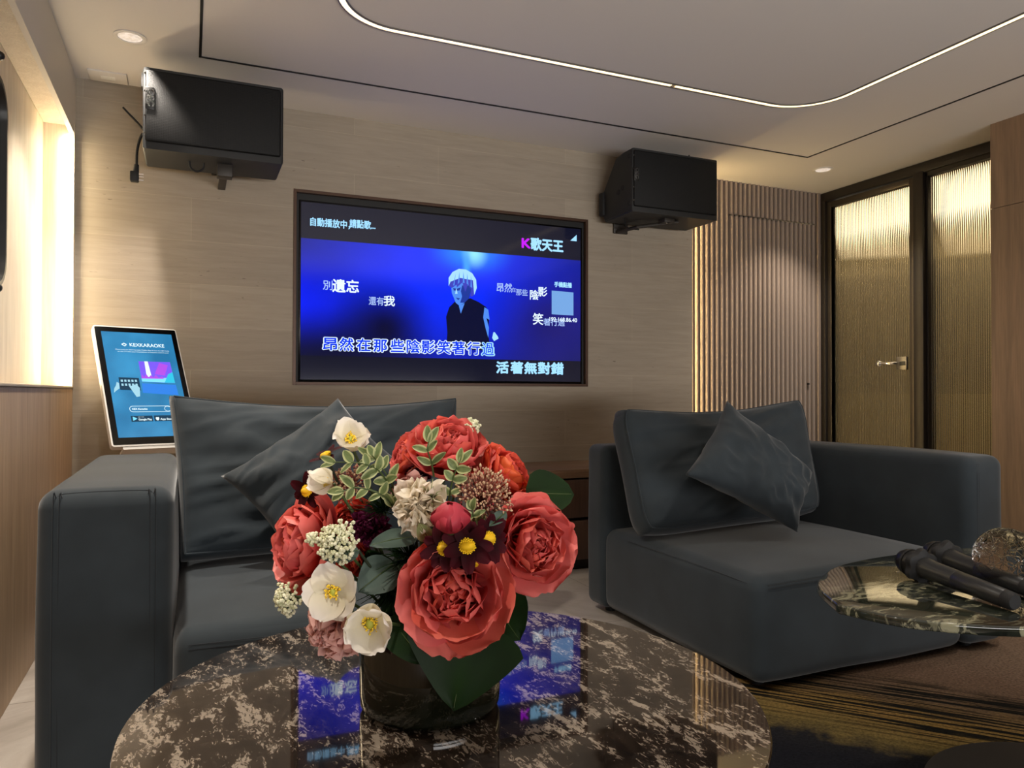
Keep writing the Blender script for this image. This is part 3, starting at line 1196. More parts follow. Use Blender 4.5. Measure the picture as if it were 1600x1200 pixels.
for i, (a, b, c_) in enumerate((((712, 427), (708, 446), (710, 446)), ((718, 424), (715, 444), (718, 441)), ((724, 424), (723, 442), (726, 442)), ((730, 427), (729, 443), (732, 445)), ((736, 431), (735, 448), (738, 450)))):
    poly('singer_hair_strand', [a, c_, b], 's_skin', .0013)
poly('singer_nose', [(713, 450), (715, 459), (711, 459)], 's_light', .0013)
poly('singer_collar', [(717, 478), (726, 474), (723, 482), (720, 490)], 's_skin', .0008)
poly('singer_hand', [(769, 528), (771, 519), (773, 519), (773, 529), (778, 526), (779, 529), (772, 533)], 's_light', .0006)

#@@TABLET
# ------------------------------------------------------------------ portrait touch screen on the cabinet
psi, tau = .334, .560
k_ = 3.52 / 3.72
B0 = Vector((-.315 * k_, 3.52, .95 - (.95 - .709) * k_))
tn = Vector((sin(psi), -cos(psi), 0))
tu = Vector((cos(psi), sin(psi), 0))
tv_ = Vector((0, 0, 1)) * cos(tau) - tn * sin(tau)
tnn = tu.cross(tv_).normalized()           # faces the room
TWD, THT = .381 * k_, .662 * k_
tb = thing('touch_display', (B0.x + .15, 3.72, .543), 'white framed portrait touch display showing a blue karaoke page beside the left sofa', 'display')


def tab(a, b, lift=0):
    return B0 + tu * (a * TWD) + tv_ * (b * THT) + tnn * lift


def slab(a0, a1, b0, b1, l0, l1, rad=.0, seg=6):
    pts = []
    for ca, cb_, s0 in ((a1 - rad / TWD, b1 - rad / THT, 0), (a0 + rad / TWD, b1 - rad / THT, 90), (a0 + rad / TWD, b0 + rad / THT, 180), (a1 - rad / TWD, b0 + rad / THT, 270)):
        for i in range(seg + 1):
            q = R(s0 + 90 * i / seg)
            pts.append((ca + rad / TWD * cos(q), cb_ + rad / THT * sin(q)))
    mb = MB()
    lo = [mb.bm.verts.new(tab(a, b, l0)) for a, b in pts]
    hi = [mb.bm.verts.new(tab(a, b, l1)) for a, b in pts]
    mb.bm.faces.new(lo[::-1])
    mb.bm.faces.new(hi)
    n = len(pts)
    for i in range(n):
        mb.bm.faces.new((lo[i], lo[(i + 1) % n], hi[(i + 1) % n], hi[i]))
    bmesh.ops.remove_doubles(mb.bm, verts=mb.bm.verts, dist=1e-6)
    bmesh.ops.recalc_face_normals(mb.bm, faces=mb.bm.faces)
    return mb


part(slab(0, 1, 0, 1, -.03, 0, .012), 'housing', 'white_plastic', tb)
part(slab(.018, .985, .012, .988, 0, .002, .006), 'bezel', 'tvblack', tb)


def tabpic():
    k = NT('touch display picture')
    tc = k.n('TexCoord')
    nz = k.noise(tc.outputs['Generated'], 2.2, 2)
    col = k.ramp(nz, [(.3, rgba('1f6f9f')), (.7, rgba('3591c4'))])
    k.set(Base_Color=(.01, .01, .01, 1), Roughness=.12, Emission_Strength=SCREEN)
    k.l(col, k.b.inputs['Emission Color'])
    return k.m


ts = part(slab(.085, .925, .065, .945, .002, .003), 'screen', tabpic(), tb, smooth=False)


def tpoly(name, pts, mat, lift=.004):
    mb = MB()
    vs = [mb.bm.verts.new(tab(a, b, lift)) for a, b in pts]
    f = mb.bm.faces.new(vs)
    bmesh.ops.triangulate(mb.bm, faces=[f])
    o = part(mb, name, mat, ts, smooth=False)
    return o


def ttext(body, a, b, a1, h, mat, name, bold=0):
    return text_mesh(body, h * THT * 1.25, mat, name, tab(a, b, .0042), tu, tv_, ts, bold, 'LEFT', (a1 - a) * TWD)


M['tt_white'] = flat('display white', 'e6fbff')
M['tt_cyan'] = flat('display cyan', '7fdcff')
M['tt_dark'] = flat('display dark', '143a52')
M['tt_purple'] = flat('display violet', '7a5af0')
M['tt_mag'] = flat('display magenta', 'b04fe0')
M['tt_teal'] = flat('display teal', '2fc0e0')
M['tt_hand'] = flat('display hand', '9fcfe0')
ttext('KEXKARAOKE', .385, .820, .80, .034, 'tt_white', 'logo_text', .0003)
tpoly('logo_mark', [(.29, .836), (.325, .85), (.36, .836), (.345, .83), (.325, .84), (.31, .834), (.325, .826), (.335, .83), (.35, .824), (.325, .818)], 'tt_white')
ttext('Download our KEX Karaoke Mobile App & Scan the QR Code', .215, .785, .85, .011, 'tt_white', 'intro_text')
ttext('on the TV with your Smartphone to become control now!', .235, .768, .84, .011, 'tt_white', 'intro_text')
tpoly('pictured_screen', [(.455, .515), (.845, .505), (.835, .69), (.455, .69)], 'tt_purple')
tpoly('pictured_light', [(.52, .56), (.58, .55), (.565, .69), (.525, .69)], 'tt_white', .0046)
tpoly('pictured_glow', [(.62, .58), (.74, .57), (.80, .66), (.70, .68)], 'tt_mag', .0046)
tpoly('pictured_floor', [(.455, .515), (.845, .505), (.84, .55), (.455, .54)], 'tt_cyan', .0048)
tpoly('pictured_corner', [(.72, .508), (.845, .505), (.84, .60), (.78, .58)], 'tt_teal', .005)
tpoly('pictured_crowd', [(.455, .54), (.47, .575), (.49, .55), (.52, .58), (.54, .55), (.57, .57), (.6, .55), (.63, .575), (.66, .548), (.7, .56), (.72, .54)], 'tt_mag', .0052)
tpoly('pictured_sofa', [(.44, .42), (.86, .40), (.85, .49), (.45, .50)], flat('display blue', '2f7fe0'))
tpoly('pictured_phone', [(.19, .445), (.425, .44), (.425, .545), (.195, .55)], 'tt_dark')
for r_ in range(2):
    for c_ in range(5):
        a, b = .225 + c_ * .04, .52 - r_ * .033
        tpoly('pictured_icon', [(a - .012, b - .009), (a + .012, b - .009), (a + .012, b + .009), (a - .012, b + .009)], 'tt_hand', .0046)
tpoly('pictured_hand', [(.115, .42), (.15, .44), (.185, .455), (.19, .50), (.165, .51), (.15, .48), (.125, .455)], 'tt_hand', .0046)
tpoly('pictured_hand', [(.36, .385), (.40, .39), (.415, .46), (.385, .49), (.34, .485), (.31, .47), (.325, .462), (.35, .465), (.30, .485), (.295, .475), (.345, .44)], 'tt_hand', .0048)
def tring(name, a0, a1, b0, b1, rad, th, mat):
    def ringpts(a0, a1, b0, b1, rad):
        out = []
        for ca, cb_, s0 in ((a1 - rad / TWD, b1 - rad / THT, 0), (a0 + rad / TWD, b1 - rad / THT, 90), (a0 + rad / TWD, b0 + rad / THT, 180), (a1 - rad / TWD, b0 + rad / THT, 270)):
            for i in range(9):
                q = R(s0 + 90 * i / 8)
                out.append((ca + rad / TWD * cos(q), cb_ + rad / THT * sin(q)))
        return out
    A = ringpts(a0, a1, b0, b1, rad)
    Bq = ringpts(a0 + th / TWD, a1 - th / TWD, b0 + th / THT, b1 - th / THT, rad - th)
    mb = MB()
    mb.grid([[tab(a, b, .0042) for a, b in A], [tab(a, b, .0042) for a, b in Bq]], close=True)
    return part(mb, name, mat, ts, smooth=False)


tring('search_box', .255, .74, .262, .312, .0148, .0022, 'tt_white')
tring('search_ring', .655, .735, .266, .308, .0128, .0018, 'tt_white')
ttext('KEX Karaoke', .285, .28, .455, .016, 'tt_white', 'search_text', .0004)
tpoly('store_badge', [(.255, .185), (.50, .185), (.50, .232), (.255, .232)], 'tt_dark')
tpoly('store_badge', [(.515, .185), (.76, .185), (.76, .232), (.515, .232)], 'tt_dark')
tpoly('play_mark', [(.275, .192), (.275, .226), (.325, .209)], 'tt_cyan', .0046)
tpoly('apple_mark', [(.535, .2), (.545, .192), (.56, .192), (.57, .2), (.573, .212), (.565, .219), (.553, .216), (.54, .219), (.532, .211)], 'tt_white', .0046)
ttext('GET IT ON', .335, .218, .40, .008, 'tt_white', 'store_text')
ttext('Google Play', .335, .195, .485, .018, 'tt_white', 'store_text', .0003)
ttext('App Store', .585, .195, .74, .018, 'tt_white', 'store_text', .0003)
# stand: lip under the screen, neck and foot on the counter
part(slab(.12, .88, -.022, .0, -.06, -.004, .003), 'lip', 'white_plastic', tb)
nk = MB()
cx = tab(.5, .3, -.03)
nk.tube([cx, cx + Vector((.01, .02, -.10)), Vector((cx.x + .02, 3.80, .56))], .02, 12)
nk.box((cx.x - .11, 3.66, .543), (cx.x + .15, 3.90, .556), .004)
part(nk, 'stand', 'white_plastic', tb)

#@@SPEAKERS
# ------------------------------------------------------------------ loudspeakers on wall yokes
def grille():
    k = NT('perforated steel grille')
    v = k.n('TexVoronoi')
    v.inputs['Scale'].default_value = 150
    v.inputs['Randomness'].default_value = 0
    k.l(k.coord((1, 1, 1), (0, 0, R(0))), v.inputs['Vector'])
    holes = k.ramp(v.outputs['Distance'], [(.36, (0, 0, 0)), (.46, (1, 1, 1))])
    col = k.mix(holes, rgba('010101'), rgba('0b0c0d'))
    k.l(col, k.b.inputs['Base Color'])
    k.set(Roughness=.6, Metallic=.0, Specular_IOR_Level=.3)
    k.bump(holes, .25, .002)
    return k.m


M['grille'] = grille()


def speaker(x0, yf, z0, wd, ht, dep, label, rz=0.):
    """cabinet lying on its side: front face towards -Y, back upper edge sloped"""
    t = thing('loudspeaker', (x0, yf, z0), label, 'loudspeaker', 'wall mounted loudspeakers')
    mb = MB()
    prof = [(0, 0), (0, ht), (.10, ht), (dep * .55, ht * .97), (dep, ht * .50), (dep, ht * .10), (dep * .93, 0)]
    pr = [(yf + a, z0 + b) for a, b in prof]
    mb.prism(pr, x0, x0 + wd, 'x', .012)
    part(mb, 'cabinet', 'spk', t, angle=30)
    gb = MB()
    gb.box((x0 + .010, yf - .012, z0 + .030), (x0 + wd - .012, yf + .005, z0 + ht - .012), .010, 3)
    part(gb, 'grille', 'grille', t, angle=30)
    return t


SLW, SLH = .572, .345
spl = speaker(-.192, 3.5, 1.980, SLW, SLH, .30, 'black loudspeaker mounted high at left above the touch display')
spr = speaker(2.285, 3.6, 1.978, .60, .362, .325, 'black loudspeaker mounted high between television and fluted panel')


def badge(t, x, y, zc, sc=1.0):
    p = part(MB().box((x, y - .004, zc - .047 * sc), (x + .036 * sc, y, zc + .047 * sc), .002), 'badge', plain('badge black', '060606', .3), t)
    text_mesh('QSC', .031 * sc, plain('badge silver', 'e2e2e0', .3), 'badge_text', Vector((x + .012 * sc, y - .0046, zc + .038 * sc)), (0, 0, -1), (1, 0, 0), p, .0012, 'LEFT', .070 * sc)
    text_mesh('K SERIES', .010 * sc, plain('badge small silver', 'c8c8c6', .3), 'badge_text', Vector((x + .003 * sc, y - .0046, zc + .030 * sc)), (0, 0, -1), (1, 0, 0), p, .0004, 'LEFT', .055 * sc)


badge(spl, -.182, 3.487, 2.19)
badge(spr, 2.291, 3.587, 2.19, .85)
for t, x, y in ((spl, -.186, 3.49), (spr, 2.291, 3.59)):
    for dz_ in (.055, .13, .235, .31):
        part(MB().lathe([(0, -.004), (.004, -.004), (.005, 0)], (x + .004, y - .0, 1.985 + dz_), 10, Matrix.Rotation(R(90), 4, 'X')), 'screw', 'steel', t)
# yokes
part(MB().box((.105, 3.60, 1.925), (.17, 3.66, 1.982), .003).box((.12, 3.62, 1.962), (.155, 4.0, 1.978), .003).box((.09, 3.985, 2.03), (.19, 4.0, 2.15), .002), 'yoke', 'bracket', spl)
part(MB().lathe([(0, -.012), (.009, -.012), (.011, 0)], (.138, 3.60, 1.953), 12, Matrix.Rotation(R(90), 4, 'X')), 'bolt', 'chrome', spl)
yk = MB()
yk.box((2.55, 3.66, 1.955), (2.62, 3.73, 1.98), .003)
yk.tube([(2.42, 3.97, 1.945), (2.45, 3.8, 1.944), (2.62, 3.70, 1.965), (2.66, 3.68, 1.968)], .011, 8)
yk.box((2.40, 3.985, 1.94), (2.50, 4.0, 2.08), .002)
part(yk, 'yoke', 'bracket', spr)
part(MB().lathe([(0, -.012), (.009, -.012), (.011, 0)], (2.575, 3.665, 1.958), 12, Matrix.Rotation(R(90), 4, 'X')), 'bolt', 'chrome', spr)
# top hooks, rear knobs and handle hollows
part(MB().box((-.200, 3.53, 2.25), (-.192, 3.58, 2.31), .002), 'side_fitting', 'rubber', spl)
part(MB().box((.10, 3.58, 2.325), (.15, 3.63, 2.337), .002), 'top_plate', 'rubber', spl)
part(MB().tube([(2.70, 3.63, 2.335), (2.70, 3.63, 2.358)], .004, 8).box((2.56, 3.63, 2.338), (2.64, 3.67, 2.347), .002), 'top_fitting', 'rubber', spr)
for yy, zz in ((3.70, 2.135), (3.745, 2.12)):
    part(MB().lathe([(0, -.002), (.016, -.002), (.017, .002)], (2.285, yy, zz), 16, Matrix.Rotation(R(90), 4, 'Y')), 'port', 'rubber', spr)
for yy, zz in ((3.63, 2.30), (3.63, 2.03)):
    part(MB().lathe([(0, -.003), (.012, -.003), (.013, .001)], (2.285, yy, zz), 16, Matrix.Rotation(R(90), 4, 'Y')), 'corner_screw', 'rubber', spr)
part(MB().box((2.27, 3.90, 2.02), (2.36, 3.95, 2.16), .008), 'rear_panel', 'rubber', spr)


def spline(pts, n=10):
    pts = [Vector(p) for p in pts]
    q = [pts[0]] + pts + [pts[-1]]
    out = []
    for i in range(1, len(q) - 2):
        for k in range(n):
            t = k / n
            a, b, c, d = q[i - 1], q[i], q[i + 1], q[i + 2]
            out.append(.5 * ((2 * b) + (c - a) * t + (2 * a - 5 * b + 4 * c - d) * t * t + (3 * b - a - 3 * c + d) * t ** 3))
    out.append(pts[-1])
    return out


pc = thing('power_cord', (-.26, 3.9, 1.98), 'loose black power cord with plug hanging left of the left loudspeaker', 'cord')
part(MB().tube(spline([(-.185, 3.78, 2.14), (-.20, 3.80, 2.15), (-.235, 3.85, 2.20), (-.295, 3.9, 2.275)]), .006, 8, .0045), 'lead_end', 'rubber', pc)
part(MB().tube(spline([(-.185, 3.80, 2.16), (-.215, 3.83, 2.13), (-.232, 3.85, 2.07), (-.235, 3.86, 2.00)]), .006, 8), 'lead', 'rubber', pc)
pg = part(MB().tube([(-.235, 3.86, 2.005), (-.238, 3.86, 1.965)], .010, 10, .014).box((-.262, 3.845, 1.925), (-.225, 3.885, 1.972), .006), 'plug', 'rubber', pc)
part(MB().box((-.226, 3.855, 1.958), (-.205, 3.859, 1.964)).box((-.226, 3.862, 1.948), (-.205, 3.866, 1.953)).box((-.226, 3.855, 1.930), (-.205, 3.859, 1.936)), 'plug_pins', 'chrome', pg)
part(MB().tube(spline([(-.01, 3.62, 1.985), (-.005, 3.63, 1.955), (.022, 3.635, 1.942), (.047, 3.63, 1.957), (.05, 3.62, 1.985)]), .0045, 8), 'cable_loop', 'rubber', spl)
part(MB().tube(spline([(2.33, 3.75, 1.98), (2.37, 3.80, 1.955), (2.42, 3.85, 1.945), (2.5, 3.86, 1.945)]), .0045, 8), 'cable_loop', 'rubber', spr)

#@@RUG
rg = MB()
rg.box((.98, -1.4, .0005), (3.9, 2.25, .009), .003)
tag(rg.build('rug', 'rug'), 'dark patterned rug in navy, ochre and brown under the right sofa', 'rug')

#@@SOFAS
# ------------------------------------------------------------------ sofas
def sofa_feet(t, spots, z0=0.):
    for x, y in spots:
        part(MB().lathe([(0, z0), (.022, z0), (.026, .03), (.026, .045)], (x, y, 0), 16), 'foot', 'black', t)


AH = .722
sl_ = thing('sofa', (.3, 2.55, 0), 'slate grey fabric sofa at left behind the flowers', 'sofa', 'pair of slate grey sofas')
SLY0, SLY1 = 1.93, 3.12
mb = MB()
soft_box(mb, (-.325, SLY0 + .06, .03), (-.036, SLY1, AH), .045, 8, (.006, .004, .004), .003, 1)
armL = part(mb, 'arm', 'fabric', sl_, angle=0)
mb = MB()
soft_box(mb, (-.034, SLY0 - .0, .03), (.90, SLY1 - .18, .385), .05, 10, (.006, .012, .022), .004, 2)
seatL = part(mb, 'seat', 'fabric', sl_, angle=0)
mb = MB()
soft_box(mb, (-.034, SLY1 - .17, .03), (.90, SLY1, AH), .045, 8, (.004, .004, .004), .003, 3)
part(mb, 'backrest', 'fabric', sl_, angle=0)
sofa_feet(sl_, ((-.25, 2.1), (.82, 2.05), (-.25, 3.0), (.82, 3.0)))
# double stitched seams along the arm front and the seat front
fy = SLY0 + .06
for d in (.0, .012):
    part(seam_tube(spline([(-.275 - d, fy + .0005, .06), (-.275 - d, fy - .001, .66), (-.268 - d, fy + .012, .702 + d * .3), (-.25, fy + .018, .708 + d * .5), (-.11, fy + .018, .708 + d * .5), (-.093 + d, fy + .012, .702 + d * .3), (-.086 + d, fy - .001, .66), (-.086 + d, fy + .0005, .06)], 6), .0014), 'seam', 'fabric_seam', armL)
    part(seam_tube(spline([(.0, SLY0 + .0, .352 - d), (.2, SLY0 - .007, .352 - d), (.43, SLY0 - .011, .352 - d), (.66, SLY0 - .007, .352 - d), (.86, SLY0, .352 - d)], 6), .0014), 'seam', 'fabric_seam', seatL)

sr_ = thing('sofa', (2.2, 2.4, 0), 'slate grey fabric sofa at right, open at its left side', 'sofa', 'pair of slate grey sofas')
mb = MB()
soft_box(mb, (1.628, 1.845, .03), (2.586, 2.80, .372), .05, 10, (.006, .006, .030), .004, 5)
seatR = part(mb, 'seat', 'fabric', sr_, angle=0)
mb = MB()
soft_box(mb, (1.618, 2.765, .03), (2.775, 2.925, AH + .004), .035, 8, (.004, .004, .004), .003, 6)
part(mb, 'backrest', 'fabric', sr_, angle=0)
mb = MB()
soft_box(mb, (2.59, 1.835, .03), (2.798, 2.86, AH), .045, 8, (.004, .006, .004), .003, 7)
armR = part(mb, 'arm', 'fabric', sr_, angle=0)
sofa_feet(sr_, ((1.70, 1.93), (2.68, 1.92)), .009)
sofa_feet(sr_, ((1.70, 2.85), (2.68, 2.82)))
for d in (.0, .010):
    part(seam_tube(spline([(1.67, 1.842, .345 - d), (1.9, 1.840, .352 - d), (2.1, 1.838, .354 - d), (2.3, 1.840, .352 - d), (2.54, 1.842, .345 - d)], 6), .0014), 'seam', 'fabric_seam', seatR)
    part(seam_tube(spline([(2.635 + d, 1.835, .10), (2.632 + d, 1.832, .40), (2.635 + d, 1.834, .66), (2.643 + d, 1.845, .70)], 6), .0014), 'seam', 'fabric_seam', armR)
part(seam_tube(spline([(1.664, 1.862, .05), (1.662, 1.86, .2), (1.664, 1.861, .32)], 6), .0014), 'seam', 'fabric_seam', seatR)
part(seam_tube(spline([(1.634, 1.90, .345), (1.629, 2.1, .352), (1.627, 2.3, .354), (1.629, 2.6, .352)], 6), .0014), 'seam', 'fabric_seam', seatR)


def P3(px, py, Y):
    d = FWD + RIGHT * ((px - 800) / FPX) - UP * ((py - 600) / FPX)
    return CAM + d * (Y / d.y)


def cushion(name, label, c, T, group, piping=True, **kw):
    t = thing('cushion', sum((Vector(q) for q in c), Vector()) / 4, label, 'cushion', group)
    mb = MB()
    pillow(mb, *c, T, **kw)
    rim = getattr(mb, 'rim', None)
    cv = part(mb, 'cover', 'fabric', t, angle=0)
    if rim:
        part(MB().tube(rim, .0032, 8), 'piping', 'fabric', cv)
    return t


cushion('a', 'large slate back cushion on the left sofa, in front of the touch display',
        [(-.015, 2.62, .42), (.90, 2.62, .42), (.945, 2.79, .91), (-.055, 2.79, .92)], .135, 'large back cushions', edge=.45, pinch=.03, wr=.026, seed=3, sag=.03, corner=.01)
cushion('b', 'large slate back cushion with a piped edge on the right sofa',
        [P3(996, 838, 2.49), (2.52, 2.50, .425), (2.585, 2.68, .912), P3(957, 643, 2.68)], .125, 'large back cushions', edge=.50, pinch=.03, wr=.024, seed=5, sag=.04, corner=.07)


cushion('c', 'small slate scatter cushion standing on one corner, left sofa behind the flowers',
        [P3(455, 875, 2.30), P3(655, 745, 2.36), P3(528, 622, 2.56), P3(345, 744, 2.46)], .095, 'small scatter cushions', pinch=.09, wr=.024, seed=8)
cushion('d', 'small slate scatter cushion propped askew on the right sofa',
        [P3(1246, 832, 2.14), P3(1270, 738, 2.20), P3(1136, 626, 2.36), P3(1070, 742, 2.22)], .09, 'small scatter cushions', pinch=.07, wr=.022, seed=11)

#@@TABLES
# ------------------------------------------------------------------ coffee tables
t1 = thing('coffee_table', (.402, 1.179, 0), 'round dark brown marble coffee table in front, carrying the flowers', 'table')
TC = (.402, 1.179, 0)
part(MB().lathe([(0, .432), (.485, .432), (.494, .434), (.499, .441), (.499, .446), (.497, .450), (0, .450)], TC, 128), 'tabletop', 'marble_dark', t1, angle=50)
part(MB().lathe([(0, .40), (.40, .40), (.42, .432), (0, .432)], TC, 64), 'underframe', 'black', t1)
part(MB().lathe([(0, .0), (.26, .0), (.26, .012), (.10, .03), (.075, .10), (.075, .36), (.14, .40), (0, .40)], TC, 48), 'pedestal', 'black', t1)

t2 = thing('coffee_table', (1.85, 1.03, 0), 'taller pebble shaped green black marble side table at right with microphones', 'table')
out = spline([(1.13, 1.06, 0), (1.202, 1.182, 0), (1.29, 1.25, 0), (1.37, 1.294, 0), (1.46, 1.318, 0), (1.60, 1.334, 0), (1.82, 1.324, 0), (2.05, 1.27, 0), (2.27, 1.15, 0), (2.36, 1.0, 0), (2.28, .87, 0), (2.08, .79, 0), (1.85, .765, 0), (1.6, .775, 0), (1.42, .803, 0), (1.316, .834, 0), (1.231, .889, 0), (1.165, .96, 0), (1.13, 1.06, 0)], 5)[:-1]
part(MB().prism([(p.x, p.y) for p in out][::-1], .532, .55, 'z', .004), 'tabletop', 'marble_green', t2, angle=50)
part(MB().lathe([(0, .0095), (.335, .0095), (.335, .022), (.33, .025), (.12, .032), (.09, .07), (.10, .30), (.135, .45), (.20, .532), (0, .532)], (1.85, 1.02, 0), 64), 'pedestal', plain('pedestal taupe black', '2a2622', .6), t2)

#@@MICS
def mic(head, tail, label):
    head, tail = Vector(head), Vector(tail)
    t = thing('microphone', head * .5 + tail * .5, label, 'microphone', 'wireless microphones')
    ax = (tail - head).normalized()
    M4 = ax.to_track_quat('Z', 'X').to_matrix().to_4x4()
    L = (tail - head).length
    part(MB().lathe([(0, 0), (.012, .0015), (.021, .007), (.0265, .018), (.0275, .03), (.0265, .042), (.0245, .05), (0, .05)], head, 40, M4), 'grille_head', plain('mic grille', '0c0c0d', .4, .3), t)
    part(MB().lathe([(.0262, .028), (.0292, .029), (.0292, .033), (.0262, .034)], head, 40, M4), 'grille_band', 'rubber', t)
    ring = MB()
    prof = []
    rows = []
    for r0, h in ((.022, .050), (.034, .052), (.036, .058), (.034, .066), (.022, .070)):
        row = []
        for i in range(48):
            a = 2 * pi * i / 48
            rr = r0 * (1 + (.10 * cos(a * 6) if r0 > .03 else 0))
            row.append(M4 @ Vector((rr * cos(a), rr * sin(a), h)) + head)
        rows.append(row)
    ring.grid(rows, close=True)
    part(ring, 'anti_roll_ring', 'rubber', t)
    part(MB().lathe([(.0215, .05), (.0225, .075), (.0205, .10), (.0195, .155), (.0195, .1555), (.0190, .156), (.0193, .1565), (.0175, L - .022), (.0165, L - .02)], head, 40, M4), 'body', plain('satin charcoal', '2b2c2d', .38, .35), t)
    part(MB().lathe([(.0165, L - .021), (.0172, L - .017), (.0165, L - .004), (.013, L), (0, L)], head, 40, M4), 'end_cap', 'rubber', t)
    return t


mic((1.441, 1.178, .5865), (1.388, .895, .569), 'black wireless microphone lying nearer on the green marble table')
mic((1.575, 1.215, .5865), (1.505, .935, .569), 'black wireless microphone lying behind the other, towards the glass ball')

gbz = .0615
gbd = 1.545
gc = at(1573, 893, gbd)
gc.z = .55 + gbz
gb = thing('glass_ball', (gc.x, gc.y, .55), 'crackled clear glass ball on the green marble table beside the microphones', 'ornament')
k = NT('crackled glass')
k.set(Base_Color=(1, .97, .93, 1), Roughness=.02, Transmission_Weight=1.0, IOR=1.16)
vv = k.n('TexVoronoi', feature='DISTANCE_TO_EDGE')
vv.inputs['Scale'].default_value = 70
k.l(k.coord(), vv.inputs['Vector'])
k.bump(k.ramp(vv.outputs['Distance'], [(.0, (0, 0, 0)), (.06, (1, 1, 1))]), .6, .004)
mb = MB()
mb.ball(gc, gbz, 4)
part(mb, 'globe', k.m, gb)

#@@FLOWERS
# ------------------------------------------------------------------ vase and flowers
VC = Vector((.358, 1.161, .45))
vs = thing('vase', VC, 'low smoked dark green glass cylinder vase holding the bouquet', 'vase')
VR, VH = .112, .135
part(MB().lathe([(0, .001), (VR - .016, .001), (VR - .006, .004), (VR - .001, .012), (VR, .03), (VR, VH - .003), (VR - .002, VH), (VR - .005, VH - .002), (VR - .006, .03), (VR - .012, .016), (0, .014)], VC, 96), 'glass_body', 'vase', vs, angle=60)
part(MB().lathe([(0, .016), (VR - .014, .018), (VR - .008, .035), (VR - .008, .10), (0, .10)], VC, 64), 'foam_filler', plain('wet dark filler', '0a0d07', .7), vs)
STEMROOT = VC + Vector((0, 0, .09))
rnd = random.Random(7)


def frame(axis, roll=0.):
    a = Vector(axis).normalized()
    q = a.to_track_quat('Z', 'Y').to_matrix().to_4x4()
    return q @ Matrix.Rotation(roll, 4, 'Z')


def petal(mb, M4, base, phi, L, W, th0, th1, r0=.0, h0=.0, cup=.25, ruf=.1, seed=0, nu=9, nv=9, t0=0., t1=1., swing=0., point=2.2, wide=.8, notch=0., edge=None):
    """petal growing from the axis outward at azimuth phi; th0/th1 = rise of the blade at base and tip"""
    rows, tn = [], []
    y, z = r0, h0
    cph, sph = cos(phi), sin(phi)
    for i in range(nu + 1):
        u = i / nu
        th = R(th0 + (th1 - th0) * u)
        if i:
            y += cos(th) * L / nu
            z += sin(th) * L / nu
        tt = max(-1, min(1, 2 * (u ** wide) - 1))
        w = .5 * W * max(0.0, 1 - abs(tt) ** point) ** (1 / point)
        if i == 0:
            w = .10 * W
        if i == nu:
            w = max(w, .18 * W if point > 2 else 0)
        row, tr = [], []
        for j in range(nv + 1):
            v = -1 + 2 * j / nv
            rr = ruf * L * (u ** 1.6) * (sin(v * 4.2 + seed * 2.1) * .5 + noise.noise(Vector((v * 1.9 + seed * 3.7, u * 1.5, seed))) * 1.1)
            nn = cup * w * v * v + rr
            py = y - sin(th) * nn - (notch * L * v * v * u if notch else 0) * cos(th)
            pz = z + cos(th) * nn
            if u > .8:
                d = (u - .8) * L * .22 * noise.noise(Vector((v * 3 + seed * 5.1, 2.2, seed)))
                py += cos(th) * d
                pz += sin(th) * d
            x = v * w
            p = Vector((py * cph - x * sph, py * sph + x * cph, pz))
            row.append((M4 @ p) + base)
            e = t0 + (t1 - t0) * (u ** 1.5)
            if edge is not None:
                e = max(0, min(1, edge(u, abs(v))))
            tr.append(max(0, min(1, e)))
        rows.append(row)
        tn.append(tr)
    mb.grid(rows, tn, swing)


def stem(parent, a, mat='stem', r=.0028, bow=.02):
    mid = (a + STEMROOT) / 2 + Vector((rnd.uniform(-1, 1), rnd.uniform(-1, 1), .5)) * bow
    root = STEMROOT + Vector((rnd.uniform(-.03, .03), rnd.uniform(-.03, .03), 0))
    return part(MB().tube(spline([a, mid, root], 6), r, 8), 'stem', mat, parent)


def axis_of(toward):
    """flower axis given in view terms: right, up, towards the camera"""
    return (RIGHT * toward[0] + UP * toward[1] - FWD * toward[2]).normalized()


def peony(c, rad, toward, label, mat='coral', seed=1, roll=0., layers=None, sw=.2, name='peony', group='coral garden peonies'):
    rg_ = random.Random(seed)
    ax = axis_of(toward)
    base = Vector(c) - ax * rad * .42
    t = thing(name, base, label, 'flower', group)
    F = frame(ax, roll)
    layers = layers or [
        (7, 1.04, 1.30, 0, 52, .02, .00, .20, .05), (7, .98, 1.16, 20, 72, .03, .03, .28, .06),
        (7, .88, 1.0, 38, 88, .05, .06, .34, .08), (6, .78, .88, 54, 100, .07, .10, .38, .10),
        (6, .68, .74, 66, 112, .06, .14, .42, .12), (5, .58, .60, 74, 120, .045, .18, .5, .14), (4, .46, .46, 80, 126, .02, .22, .55, .16)]
    mb = MB()
    for li, (n, L, W, a0, a1, r0, h0, cup, ruf) in enumerate(layers):
        off = rg_.random() * 6
        for q in range(n):
            phi = off + 2 * pi * q / n + rg_.uniform(-.18, .18)
            s = rad * rg_.uniform(.9, 1.08)
            petal(mb, F, base, phi, L * s, W * s, a0 + rg_.uniform(-7, 7), a1 + rg_.uniform(-10, 10), r0 * rad, h0 * rad, cup, ruf, rg_.random() * 40, 10, 12,
                  .02 + .08 * (6 - li) / 6, 1.0 - .10 * li + rg_.uniform(-.15, .1), rg_.random() ** 3 * sw * 2.2, 2.7, .86)
    part(mb, 'petals', mat, t, angle=0)
    part(MB().lathe([(0, -.10 * rad), (.12 * rad, -.05 * rad), (.16 * rad, .03 * rad), (0, .05 * rad)], base, 12, F), 'calyx', 'stem', t)
    stem(t, base - ax * .1 * rad)
    return t


